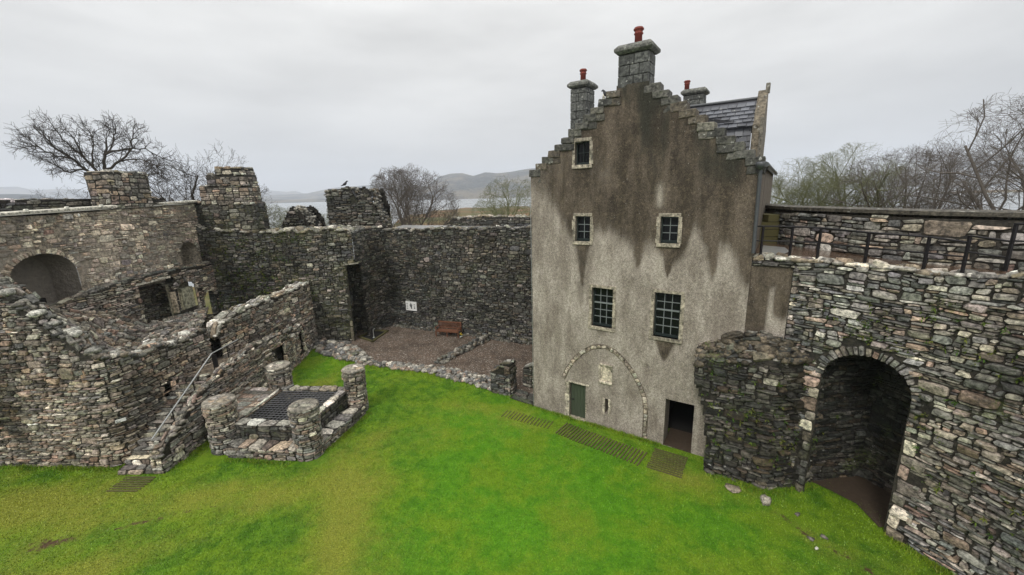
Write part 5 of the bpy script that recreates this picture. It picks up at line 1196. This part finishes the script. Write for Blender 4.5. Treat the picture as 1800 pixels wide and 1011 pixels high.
mb = MB(); gq = G(655, 598); mb.tube([(gq[0], gq[1]+.3, .05), (gq[0], gq[1]+.3, .62), (gq[0]+.12, gq[1]+.3, .74)], .035, 8); mb.lathe((gq[0], gq[1]+.3, .05), [(.09, 0), (.08, .06), (.03, .1)], 8)
tag(mb.build('standpipe', M['galv']), 'small white standpipe in the kerbed pit', 'tap')

# ================================================================== BENCH etc
bd0 = G(766, 592)
ex = np.array([.955, -.28]); ex /= np.linalg.norm(ex); ey = np.array([-ex[1], ex[0]]); BO = np.array([bd0[0], bd0[1], .03]); BM = np.array([[ex[0], ex[1], 0], [ey[0], ey[1], 0], [0, 0, 1]]); BWd = 1.7
bench = empty('garden_bench', tuple(BO)); tag(bench, 'red brown slatted wooden bench on the gravel against the back wall', 'bench')
def bb(name, boxes, par=None, tilt=0):
    mb = MB()
    for b in boxes: mb.frame_box(BO, BM, *b)
    o = mb.build(name, M['benchwood'], None, .006); 
    if par is None: o.parent = bench; o.matrix_parent_inverse = Matrix.Translation(-bench.location)
    else: o.parent = par
    return o
bb('seat', [(.02, BWd-.02, .02+.1*k, .10+.1*k, .40, .43) for k in range(5)]+[(.05, BWd-.05, .03, .06, .33, .398)])
bk = [(.05, BWd-.05, .54, .58, .46, .53), (.05, BWd-.05, .56, .60, .86, .95)]
bk += [(.12+.0775*k, .16+.0775*k, .555, .58, .53, .86) for k in range(20)]; bb('backrest', bk)
for x_ in (0, BWd/2-.03, BWd-.06):
    bb('leg', [(x_, x_+.06, 0, .06, 0, .62 if x_ != BWd/2-.03 else .398)]); bb('leg', [(x_, x_+.06, .55, .61, 0, .95 if x_ != BWd/2-.03 else .398)])
for x_ in (0, BWd-.06): bb('armrest', [(x_-.01, x_+.07, -.04, .54, .622, .655)])
fl = empty('flowers', (float(BO[0]+ex[0]*(BWd+.18)), float(BO[1]+ex[1]*(BWd+.18)), .03)); tag(fl, 'small bunch of yellow and white flowers beside the right end of the bench', 'flowers')
rng = rg(55); FO = np.array(fl.location)
mbs = {'yellow_petals': MB(), 'white_petals': MB(), 'leaves': MB()}
for k in range(9):
    a = rng.uniform(0, 6.28); r = rng.uniform(0, .12); h = rng.uniform(.1, .42); c = np.array([r*math.cos(a), r*math.sin(a), h])
    mb = mbs['yellow_petals' if h > .22 else 'white_petals']
    for j in range(6):
        b = j*math.pi/3; q = np.array([math.cos(b), math.sin(b), .3])*.055; s_ = np.array([-math.sin(b), math.cos(b), 0])*.022
        mb.add([FO+c, FO+c+q*.6+s_, FO+c+q, FO+c+q*.6-s_], [(0, 1, 2, 3)])
    mb.lathe(FO+c, [(.012, 0), (.02, .01), (.012, .025)], 6)
    mbs['leaves'].tube([FO+np.array([0, 0, 0]), FO+c], .006, 4)
    mbs['leaves'].add([FO+c*.3, FO+c*.5+(.03, .0, .02), FO+c*.8+(.05, .04, 0), FO+c*.5+(0, .03, .02)], [(0, 1, 2, 3)])
for kx, mb in mbs.items():
    if mb.n: wp(fl, kx, mb, M[{'yellow_petals': 'petal', 'white_petals': 'petalw', 'leaves': 'leaf'}[kx]])
# info board
IB = empty('information_board', (-7.0, 28.2, 0)); tag(IB, 'white information board with grey drawings on the dark wall left of the bench', 'sign')
def BRp(px, py, off=.12):
    d = bearing(px, py); A_ = BR.p[0]; B_ = BR.p[1]; t_ = (B_-A_)/np.linalg.norm(B_-A_); n_ = np.array([-t_[1], t_[0]]); A2 = A_-n_*off
    k = (A2@n_)/(d[:2]@n_); return np.array([d[0]*k, d[1]*k, CAMZ+d[2]*k])
c0, c1 = BRp(714, 545), BRp(733, 549); ub = (c1-c0)[:2]; wB = 1.0*np.linalg.norm(ub); ub = ub/np.linalg.norm(ub); nb_ = np.array([-ub[1], ub[0]])
IM = np.array([[ub[0], ub[1], 0], [nb_[0], nb_[1], 0], [0, 0, 1]]); IO = np.array([c0[0], c0[1], c0[2]]); hB = .68
mb = MB(); mb.frame_box(IO, IM, 0, wB, 0, .04, 0, hB); wp(IB, 'panel', mb, M['white'])
mb = MB()
for (x0, x1, z0, z1) in ((.08, .2, .1, .14), (.08, .2, .2, .24), (.08, .2, .32, .36), (.08, .2, .44, .48), (.42, .5, .22, .44), (.48, .58, .12, .36), (.38, .44, .3, .4), (.54, .6, .3, .46), (.45, .49, .44, .52), (.74, .86, .3, .34), (.74, .86, .4, .44), (.76, .86, .14, .24)):
    mb.frame_box(IO, IM, x0*wB, x1*wB, -.006, -.003, z0*hB/.6, z1*hB/.6)
wp(IB, 'print', mb, M['ink'])
mb = MB(); mb.frame_box(IO, IM, .08, wB-.08, .042, .14, .2, .24); mb.frame_box(IO, IM, .08, wB-.08, .042, .14, .45, .49)
wp(IB, 'bracket', mb, M['iron'])

# slatted mats let into the turf
def mat_run(label, p, q, w, n, sw, hgt=.0, flip=False, group=None):
    p, q = np.array(p), np.array(q); L_ = np.linalg.norm(q-p); t_ = (q-p)/L_; nn = np.array([-t_[1], t_[0]])
    Mx = np.array([[t_[0], t_[1], 0], [nn[0], nn[1], 0], [0, 0, 1]]); mb = MB(); rng = rg(int(n*7+w*10))
    for k in range(n):
        a = L_*(k+.5)/n; mb.frame_box((p[0], p[1], 0), Mx, a-sw/2, a+sw/2, -w/2+rng.uniform(-.02, .02), w/2+rng.uniform(-.02, .02), -.02, hgt+.03+rng.uniform(-.004, .004))
    return tag(mb.build('slatted_mat', M['darkwood']), label, 'walkway mat', group)
mat_run('dark slatted walkway mat in the grass in front of the green door', G(985, 752)[:2], G(1132, 808)[:2], .9, 27, .05)
mat_run('finely slatted mat in the grass directly before the dark passage door', G(1180, 796)[:2], G(1166, 832)[:2], 1.15, 11, .04)
mat_run('faint worn slatted mat in dry grass near the house left corner', G(885, 726)[:2], G(970, 748)[:2], .6, 15, .03, -.012)
mat_run('small slatted mat in the grass at the foot of the stone stair', G(250, 838)[:2], G(212, 866)[:2], 1.1, 7, .05, .004)
# single stones on the grass
def one_rock(name, label, p, s, col, seed, mat=M['stone_top']):
    mb = MB(); rock_into(mb, p[0], p[1], p[2], s[0], s[1], s[2], rg(seed), col); return tag(mb.build(name, mat), label, 'stone')
p = G(1288, 860); one_rock('flat_stone', 'flat square brownish slab in the grass before the black ruined stub', (p[0], p[1], .03), (.24, .2, .04), (.22, .19, .15), 1, M['dressed'])
p = G(1345, 884); one_rock('boulder', 'pale boulder lying on the grass below the ruined stub', (p[0], p[1], .08), (.17, .14, .15), (.30, .28, .24), 3)
p = G(1435, 966); one_rock('white_stone', 'small bright white stone in the bare crack of the lawn', (p[0], p[1], .04), (.05, .04, .035), (.5, .5, .46), 4)
for k, (px, py) in enumerate(((1402, 905), (1448, 945), (1425, 948))):
    p = G(px, py); one_rock('stone', ('dark stone in the lawn crack, farthest of the small stones towards the arch', 'grey stone just right of the white stone in the lawn crack', 'grey stone just above the white stone in the lawn crack')[k], (p[0], p[1], .02), (.09, .06, .04), (.12, .11, .10), 20+k)
# birds
def bird(label, o, s=1., yaw=0.):
    mb = MB(); c, sn = math.cos(yaw), math.sin(yaw)
    ctr = np.array([(-.17, 0, .03), (-.10, 0, .06), (-.04, 0, .09), (.02, 0, .13), (.055, 0, .18), (.075, 0, .215), (.10, 0, .23), (.125, 0, .225), (.15, 0, .215)])*s
    R_ = np.array([[c, sn, 0], [-sn, c, 0], [0, 0, 1]])
    mb.tube(ctr@R_+np.array(o), np.array([.012, .022, .048, .058, .04, .026, .03, .016, .003])*s, 10, (.03, .03, .035))
    for sg in (-1, 1): mb.tube(np.array([(.01, sg*.02, .09), (.01, sg*.02, 0.), (.035, sg*.025, -.0)])*s@R_+np.array(o), .005*s, 5)
    return tag(mb.build('bird', M['bird']), label, 'bird')
sL = stepsL[10]; bird('dark bird perched on the stepped gable just left of the tall middle chimney', H3((sL[0]+sL[1])/2, .2, sL[2]+.03), 1.3, 2.6)
bird('dark bird perched on the broken tower stump, left of the round tree', (-12.0, 30.9, 10.25), 1.7, .4)

# ================================================================== TREES
def make_tree(seed, h, width, trunk_r, col, dens=1., fork=.25, stems=1, minr=.007, low=.22, lean=0., levels=5):
    """bare crown grown inside a rounded envelope: every shoot stops where it leaves it"""
    rng = random.Random(seed); T = MB(); B = MB(); zc = h*(1+low)/2; rz = h*(1-low)/2; rx = width/2
    def inside(p): return ((p.x-lean*p.z)**2+p.y**2)/rx**2+((p.z-zc)/rz)**2 < (1.0+.16*math.sin(p.x*1.7+seed)*math.cos(p.y*1.3+p.z))
    def shoot(p, d, L, r, lv):
        n = max(3, int(5-lv*.5)); pts = [p]; rs = [r]; q = p; dd = d.copy()
        for i in range(n):
            wg = .16+.05*lv
            out = Vector((q.x, q.y, 0)); out = out.normalized()*.05 if out.length > .1 else Vector()
            dd = (dd+Vector((rng.gauss(0, wg), rng.gauss(0, wg), rng.gauss(.07, wg)))+out).normalized(); q = q+dd*(L/n)
            if lv and q.z > h*low and not inside(q): break
            pts.append(q); rs.append(max(minr, r*(1-.5*(i+1)/n)))
        if len(pts) < 2: return
        B.tube([tuple(x) for x in pts], rs, 6 if lv < 2 else (4 if lv < 3 else 3), col, cap=False)
        if lv >= levels: return
        m = len(pts)-1; nb = int(round({1: 6, 2: 5, 3: 5, 4: 4}.get(lv, 3)*dens))
        for k in range(nb):
            f = min(.999, .18+.82*(k+rng.random())/nb); i = int(f*m); s_ = pts[i].lerp(pts[i+1], f*m-i); b = (pts[i+1]-pts[i]).normalized()
            ax = b.orthogonal().normalized(); ax.rotate(Matrix.Rotation(rng.uniform(0, 6.283), 3, b)); nd_ = b.copy(); nd_.rotate(Matrix.Rotation(R(rng.uniform(24, 55)), 3, ax))
            shoot(s_, nd_, L*rng.uniform(.45, .72), max(minr, rs[i]*rng.uniform(.42, .6)), lv+1)
    for s_ in range(stems):
        a = s_*2.4; o = Vector((math.cos(a)*.45, math.sin(a)*.45, 0)) if stems > 1 else Vector(); tl = h*fork*(1 if stems == 1 else .5)
        pts = [o, o+Vector((rng.gauss(0, .06)*h*.2, rng.gauss(0, .06)*h*.2, tl*.5)), o+Vector((lean*tl+rng.gauss(0, .05)*h*.2, 0, tl))]
        T.tube([tuple(x) for x in pts], [trunk_r*1.15, trunk_r, trunk_r*.9], 8, col, cap=False)
        nl = 7 if stems == 1 else 4
        for k in range(nl):
            az_ = k*2.399+rng.uniform(-.4, .4); el = R(rng.uniform(8, 62)) if k else R(5)
            d = Vector((math.sin(el)*math.cos(az_)*width/h*1.3+lean, math.sin(el)*math.sin(az_)*width/h*1.3, math.cos(el))).normalized()
            st = pts[1].lerp(pts[2], rng.uniform(.35, 1)) if k else pts[2]
            shoot(st, d, (h-tl)*rng.uniform(.6, .85), trunk_r*rng.uniform(.42, .62), 1)
    return T, B
def plant(name, label, T, B, loc, rot=0, sc_=1., group=None):
    e = empty(name, loc); e.rotation_euler = (0, 0, rot); e.scale = (sc_,)*3; tag(e, label, 'tree', group)
    T.build('trunk', M['bark'], e); B.build('crown', M['bark'], e); return e
def recopy(src, label, loc, rot, sc_):
    c = copy_tree(src); c.location = loc; c.rotation_euler = (0, 0, rot); c.scale = (sc_[0], sc_[0], sc_[1]) if isinstance(sc_, tuple) else (sc_,)*3; c['label'] = label; return c
def at(px, dist, z): d = bearing(px, 400); return (d[0]*dist, d[1]*dist, z)
dk = (.065, .056, .048); gk = (.19, .20, .11); bk_ = (.14, .122, .105)
# big wind bent tree on the left: hand laid limbs with twigs
def big_tree(loc, dist_scale):
    rng = random.Random(7); T = MB(); B = MB()
    def tw(p, d, L, r, lv):
        n = 3; pts = [p]; rs = [r]; q = p; dd = d
        for i in range(n):
            dd = (dd+Vector((rng.gauss(-.03, .2), rng.gauss(0, .2), rng.gauss(.05, .2)))).normalized(); q = q+dd*L/n; pts.append(q); rs.append(max(.007, r*(1-.5*(i+1)/n)))
        B.tube([tuple(x) for x in pts], rs, 3 if lv > 1 else 4, dk, cap=False)
        if lv >= 3: return
        for k in range(4 if lv < 3 else 3):
            f = .3+.7*rng.random(); i = min(int(f*n), n-1); s = pts[i].lerp(pts[i+1], f*n-i); b = (pts[i+1]-pts[i]).normalized(); ax = b.orthogonal(); ax.rotate(Matrix.Rotation(rng.uniform(0, 6.28), 3, b)); nd_ = b.copy(); nd_.rotate(Matrix.Rotation(R(rng.uniform(25, 60)), 3, ax))
            tw(s, nd_, L*rng.uniform(.5, .75), max(.007, r*.5), lv+1)
    # limbs as (x, z) control points in metres, camera-facing fan with depth spread in y
    sc0 = dist_scale
    limbs = [([(0, 0), (-.5, 2.6), (-.9, 4.2)], .34, 0), ([(-.9, 4.2), (-.9, 6), (-.4, 7.6), (-.1, 9.2)], .22, .3), ([(-.9, 4.2), (-2.4, 5.6), (-3.6, 7.2), (-4.0, 9.0)], .18, -.8), ([(-.9, 4.2), (-3.0, 5.0), (-5.0, 6.6), (-7.2, 7.9), (-8.4, 9.0)], .2, .6),
             ([(-2.4, 4.8), (-4.4, 5.6), (-6.6, 5.2), (-8.5, 6.2)], .13, 1.2), ([(-5.0, 6.6), (-7.6, 7.0), (-9.6, 8.0), (-10.4, 8.2)], .09, .2), ([(-.7, 5.6), (.9, 6.6), (2.2, 8.4), (2.6, 9.8)], .16, -.5), ([(-.4, 7.4), (1.6, 8.2), (3.4, 8.2), (5.0, 7.2)], .12, .9), ([(.9, 6.6), (2.6, 6.8), (4.2, 6.0)], .1, -1.2),
             ([(-2.4, 5.6), (-2.2, 7.4), (-1.7, 9.4)], .12, 1.0), ([(-3.6, 7.2), (-5.6, 8.6), (-6.4, 9.8)], .1, -.4), ([(-.4, 7.4), (.6, 9.2), (.9, 10.4)], .1, .2), ([(.1, 1.6), (.8, 3.6), (2.4, 4.8), (4.0, 5.2)], .09, .5)]
    for pts, r, dy in limbs:
        n = len(pts); P_ = [Vector(((x if x > -.9 else -.9+(x+.9)*.58)*sc0, dy*sc0*i/(n-1)*1.6, z*sc0)) for i, (x, z) in enumerate(pts)]
        Q_ = []
        for i in range(n-1):
            for k in range(3): q = P_[i].lerp(P_[i+1], k/3); Q_.append(q+Vector((rng.gauss(0, .07), rng.gauss(0, .07), rng.gauss(0, .07)))*sc0*(1 if (i or k) else 0))
        Q_.append(P_[-1]); rs = [r*sc0*(1-.6*i/(len(Q_)-1)) for i in range(len(Q_))]
        (T if r > .3 else B).tube([tuple(x) for x in Q_], rs, 7, dk, cap=False)
        if r < .3:
            for i in range(1, len(Q_)):
                for k in range(2 if i > 3 else 1):
                    b = (Q_[i]-Q_[i-1]).normalized(); ax = b.orthogonal(); ax.rotate(Matrix.Rotation(rng.uniform(0, 6.28), 3, b)); nd_ = b.copy(); nd_.rotate(Matrix.Rotation(R(rng.uniform(25, 65)), 3, ax))
                    tw(Q_[i], nd_, rng.uniform(1.2, 2.0)*sc0, .04*sc0, 1)
            tw(Q_[-1], (Q_[-1]-Q_[-2]).normalized(), 1.6*sc0, .05*sc0, 1)
    e = plant('bare_tree', 'big dark wind bent bare tree behind the squat stack at the far left', T, B, loc, R(38)); return e
big_tree(at(224, 36, 8.8), .49)
T, B = make_tree(11, 12, 11.5, .22, dk, 1.); tree_a = plant('bare_tree', 'dense dark bare tree between the two masonry stacks at the left', T, B, at(362, 40, 2.6), 0, .96, 'bare trees beyond the walls')
recopy(tree_a, 'thin bare treetop showing over the parapet at the far left', at(140, 46, 5.0), 2.0, (.62, .50))
T, B = make_tree(23, 11, 11., .24, bk_, 1.12, fork=.2, low=.1, minr=.008); tree_b = plant('round_bare_tree', 'round crowned bare tree standing alone behind the middle of the back wall', T, B, at(722, 45, 2.2), 1.2, .95)
T, B = make_tree(31, 8, 5.5, .09, gk, .8, stems=4); tree_c = plant('sapling_clump', 'clump of pale bare saplings against the loch right of the corner stack', T, B, at(480, 40, 2.4), 0, .85, 'thin saplings beyond the walls')
recopy(tree_c, 'greenish bare saplings just left of the low pointed stump', at(535, 41, 2.2), 1.4, .84)
recopy(tree_c, 'wisp of greenish saplings between the two broken stumps', at(592, 43, 2.2), 2.9, .78)
T, B = make_tree(37, 9, 7.5, .15, gk, .9); tree_d = plant('lichened_tree', 'small gnarled green tinged bare tree near the left edge of the house', T, B, at(897, 44, 3.0), .6, .95, 'lichened bare trees')
recopy(tree_d, 'low lichened shrub of a tree to the left of the gnarled one by the house', at(866, 50, 2.4), 2.2, .75)
T, B = make_tree(41, 11, 10.5, .22, gk, 1.0, minr=.006); tree_e = plant('lichened_tree', 'green lichened bare tree immediately right of the house downpipe', T, B, at(1372, 36, 3.9), .2, .68, 'bare trees behind the parapet')
recopy(tree_e, 'broad green grey bare tree, second to the right of the house', at(1440, 37, 4.0), 1.9, .70)
recopy(tree_e, 'tall green grey bare tree in the middle of the row behind the parapet', at(1505, 36, 4.2), 3.4, .72)
T, B = make_tree(43, 11, 11, .22, bk_, 1.0, minr=.006); tree_f = plant('bare_tree', 'grey brown bare tree just right of the middle of the row behind the parapet', T, B, at(1570, 35, 4.0), 0, .70, 'bare trees behind the parapet')
recopy(tree_f, 'slimmer dark bare tree behind the parapet, left of the tree at the picture edge', at(1648, 34, 4.6), 2.4, (.46, .64))
recopy(tree_f, 'spreading dark bare tree at the right edge of the picture', at(1790, 27, 5.4), 4.0, (.80, .70))

# ================================================================== LANDSCAPE
# terrain: polar sheet, castle rock falling to the shore
az = np.linspace(-66, 66, 177); shore_px = np.array([(-60, 160), (-52, 170), (-33, 120), (-24, 125), (-18, 150), (-14, 480), (-8, 640), (0, 690), (8, 650), (20, 380), (36, 200), (46, 140), (66, 130)])
rd = np.array([0, 10, 20, 30, 36, 42, 50, 60, 75, 95, 120, 150, 190, 240, 300, 380, 460, 560, 660, 760, 900])
AZ, RD = np.meshgrid(az, rd); sh = np.interp(AZ, shore_px[:, 0], shore_px[:, 1])*(1+.12*(fbm(AZ*.3, 0*AZ, 5)-.5))
h = np.interp(RD, [0, 30, 60, 120, 2000], [-.35, -.6, -5, -10.2, -10.6]); h = h+1.3*(fbm(AZ*.25, RD*.02, 8)-.4)*np.clip((RD-100)/100, 0, 1)
h = np.where(RD > sh, -13.5-((RD-sh)*.02), np.minimum(h, -12.2+(sh-RD)*.12)); h = np.where(RD < 45, np.interp(RD, [0, 30, 45], [-.35, -.6, -2.5]), h)
P = np.stack([np.sin(np.radians(AZ))*RD, np.cos(np.radians(AZ))*RD, h], -1).reshape(-1, 3); nu = len(az)
a = (np.arange(len(rd)-1)[:, None]*nu+np.arange(nu-1)[None]).ravel(); mb = MB(); mb.add(P, np.stack([a, a+1, a+nu+1, a+nu], 1), (.1, .1, .05), True)
struct(mb.build('terrain', M['terrain']))
mb = MB(); n = 96; rr2 = [20, 200, 1000, 4000, 6900]
V = [(r*math.cos(2*math.pi*i/n), r*math.sin(2*math.pi*i/n), -12.) for r in rr2 for i in range(n)]
mb.add(V, [(k*n+i, k*n+(i+1) % n, (k+1)*n+(i+1) % n, (k+1)*n+i) for k in range(len(rr2)-1) for i in range(n)]+[tuple(range(n))]); struct(mb.build('water', M['water']))
def ridge(name, prof_px, d_shore, d_ridge, seed, rough=.2, n=260):
    a_ = np.array(prof_px, float); px = np.linspace(a_[0, 0], a_[-1, 0], n); py = np.interp(px, a_[:, 0], a_[:, 1])
    rows = 26; V = np.zeros((rows, n, 3))
    for i in range(n):
        d = bearing(px[i], py[i]); hz = CAMZ+d[2]*d_ridge; dx, dy = d[0], d[1]
        edge = min(1, i/12, (n-1-i)/12)
        for j in range(rows):
            t_ = j/(rows-1)*1.35; r = d_shore+(d_ridge-d_shore)*t_; base = t_ if t_ < 1 else 1-(t_-1)*1.6
            V[j, i] = (dx*r, dy*r, -13+(hz+13)*(base**.8)*(.35+.65*edge if edge < 1 else 1))
    nn_ = fbm(V[..., 0]/(d_ridge*.05), V[..., 1]/(d_ridge*.05), seed, 5)-.5
    t_ = np.linspace(0, 1.35, rows)[:, None]; amp = np.sin(np.clip(t_, 0, 1)*math.pi)*.9+.10
    V[..., 2] += nn_*amp*rough*(V[..., 2].max()+13)*1.2*np.clip(t_*5, 0, 1)
    a = (np.arange(rows-1)[:, None]*n+np.arange(n-1)[None]).ravel(); mb = MB(); mb.add(V.reshape(-1, 3), np.stack([a, a+1, a+n+1, a+n], 1), (.1, .1, .08), True)
    return struct(mb.build(name, M['hill']))
ridge('hills', [(-200, 322), (-60, 330), (0, 328), (30, 328), (60, 334), (110, 331), (170, 338), (260, 341), (320, 344), (400, 340), (450, 335), (475, 334), (505, 337), (518, 335), (540, 341), (600, 345), (700, 345)], 5000, 6500, 1)
ridge('hills', [(-200, 340), (0, 341), (30, 341), (60, 342), (64, 340), (80, 346), (110, 349), (180, 352), (260, 354), (330, 356)], 2000, 2600, 2)
ridge('hills', [(420, 346), (480, 343), (540, 340), (580, 331), (610, 328), (650, 325), (668, 322), (690, 321), (760, 328), (840, 335), (900, 338)], 3300, 4400, 3)
ridge('hills', [(400, 353), (440, 350), (520, 351), (560, 349), (620, 350), (700, 349), (760, 348), (830, 346)], 2500, 2800, 4, .1)
ridge('hills', [(700, 345), (730, 338), (752, 326), (772, 310), (790, 305), (812, 304), (832, 309), (852, 303), (875, 304), (905, 300), (931, 296), (980, 292), (1060, 290), (1150, 296), (1250, 306), (1340, 316)], 1900, 2700, 5, .16)
ridge('hills', [(1300, 318), (1450, 312), (1560, 300), (1610, 289), (1650, 285), (1690, 276), (1730, 268), (1800, 262), (1900, 258), (2000, 262), (2100, 280)], 3200, 4600, 6)
ridge('hills', [(1560, 327), (1700, 318), (1800, 315), (1950, 310), (2100, 318)], 2500, 3000, 7, .1)
mb = MB(); rng = rg(9); V = []; n = 40
c_ = G(1780, 337, -12.)
V = [(c_[0]+130*math.cos(2*math.pi*i/n)*(1+.2*vn(i*.7, 0, 3)), c_[1]+55*math.sin(2*math.pi*i/n), -12.4) for i in range(n)]+[(c_[0]+90*math.cos(2*math.pi*i/n), c_[1]+35*math.sin(2*math.pi*i/n), -9.5+1.5*float(vn(i*.9, 2, 5))) for i in range(n)]
mb.add(np.array(V, float), [(i, (i+1) % n, n+(i+1) % n, n+i) for i in range(n)]+[tuple(n+i for i in range(n))], (.1, .1, .05), False); struct(mb.build('island', M['terrain']))

# haze: one closed volume round everything
mb = MB(); mb.box(-7500, 7500, -60, 7500, -45, 420)
hm = bpy.data.materials.new('moist air'); hm.use_nodes = True; hm.node_tree.nodes.clear()
ho = hm.node_tree.nodes.new('ShaderNodeOutputMaterial'); hv = hm.node_tree.nodes.new('ShaderNodeVolumePrincipled')
hv.inputs['Color'].default_value = (.86, .91, 1, 1); hv.inputs['Density'].default_value = .00025; hm.node_tree.links.new(hv.outputs[0], ho.inputs['Volume'])
hz = mb.build('haze', hm); struct(hz, 'stuff')

# ================================================================== LIGHT
w = bpy.data.worlds.new('World'); sc.world = w; w.use_nodes = True; nt = w.node_tree; nt.nodes.clear()
def wn_(ty, **k):
    x = nt.nodes.new(ty)
    for a, b in k.items(): setattr(x, a, b)
    return x
out = wn_('ShaderNodeOutputWorld'); bg = wn_('ShaderNodeBackground'); nt.links.new(bg.outputs[0], out.inputs[0])
sky = wn_('ShaderNodeTexSky'); sky.sky_type = 'NISHITA'; sky.sun_disc = False; sky.sun_elevation = R(42); sky.sun_rotation = R(25)
tc = wn_('ShaderNodeTexCoord'); sp_ = wn_('ShaderNodeSeparateXYZ'); nt.links.new(tc.outputs['Generated'], sp_.inputs[0])
# overcast: brighter towards the zenith, soft cloud banks
mr = wn_('ShaderNodeMapRange'); nt.links.new(sp_.outputs[2], mr.inputs[0])
for i, v in zip((1, 2, 3, 4), (.10, 1, 6.3, 16.5)): mr.inputs[i].default_value = v
mp = wn_('ShaderNodeMapping'); mp.inputs['Scale'].default_value = (1.2, 1.2, 4.5); nt.links.new(tc.outputs['Generated'], mp.inputs[0])
no = wn_('ShaderNodeTexNoise'); no.inputs['Scale'].default_value = 1.5; no.inputs['Detail'].default_value = 7; no.inputs['Roughness'].default_value = .5; nt.links.new(mp.outputs[0], no.inputs['Vector'])
m2 = wn_('ShaderNodeMapRange'); nt.links.new(no.outputs[0], m2.inputs[0])
for i, v in zip((1, 2, 3, 4), (.3, .7, .74, 1.14)): m2.inputs[i].default_value = v
mu = wn_('ShaderNodeMath', operation='MULTIPLY'); nt.links.new(mr.outputs[0], mu.inputs[0]); nt.links.new(m2.outputs[0], mu.inputs[1])
cl_ = wn_('ShaderNodeMix', data_type='RGBA', blend_type='MULTIPLY'); cl_.inputs[0].default_value = 1; cl_.inputs[6].default_value = (1., .995, .975, 1)
cb = wn_('ShaderNodeCombineColor')
for i in range(3): nt.links.new(mu.outputs[0], cb.inputs[i])
nt.links.new(cb.outputs[0], cl_.inputs[7])
mx = wn_('ShaderNodeMix', data_type='RGBA'); mx.inputs[0].default_value = .985; nt.links.new(sky.outputs[0], mx.inputs[6]); nt.links.new(cl_.outputs[2], mx.inputs[7])
nt.links.new(mx.outputs[2], bg.inputs[0]); bg.inputs[1].default_value = .105
sl = bpy.data.lights.new('sun', 'SUN'); sl.energy = 1.5; sl.angle = R(14); sl.color = (1, .97, .92); so = bpy.data.objects.new('sun', sl); COL.objects.link(so)
so.rotation_euler = (R(48), 0, R(-25+0))
# lamp points from the same quarter as the sky's sun: from behind and left of the viewer
# low contrast sun through cloud
dvec = Vector((.35, .62, -.72)); so.rotation_euler = dvec.to_track_quat('-Z', 'Y').to_euler(); sky.sun_rotation = math.atan2(-dvec.x, -dvec.y) % (2*math.pi); sky.sun_elevation = math.asin(.72/dvec.length)
sc.view_settings.view_transform = 'Standard'; sc.view_settings.look = 'None'; sc.view_settings.exposure = 0; sc.view_settings.gamma = 1
sc.cycles.volume_bounces = 2; sc.cycles.max_bounces = 6; sc.cycles.diffuse_bounces = 3; sc.cycles.glossy_bounces = 2; sc.cycles.use_denoising = True; sc.cycles.denoiser = 'OPENIMAGEDENOISE'; sc.cycles.denoising_input_passes = 'RGB_ALBEDO_NORMAL'; sc.cycles.denoising_prefilter = 'ACCURATE'
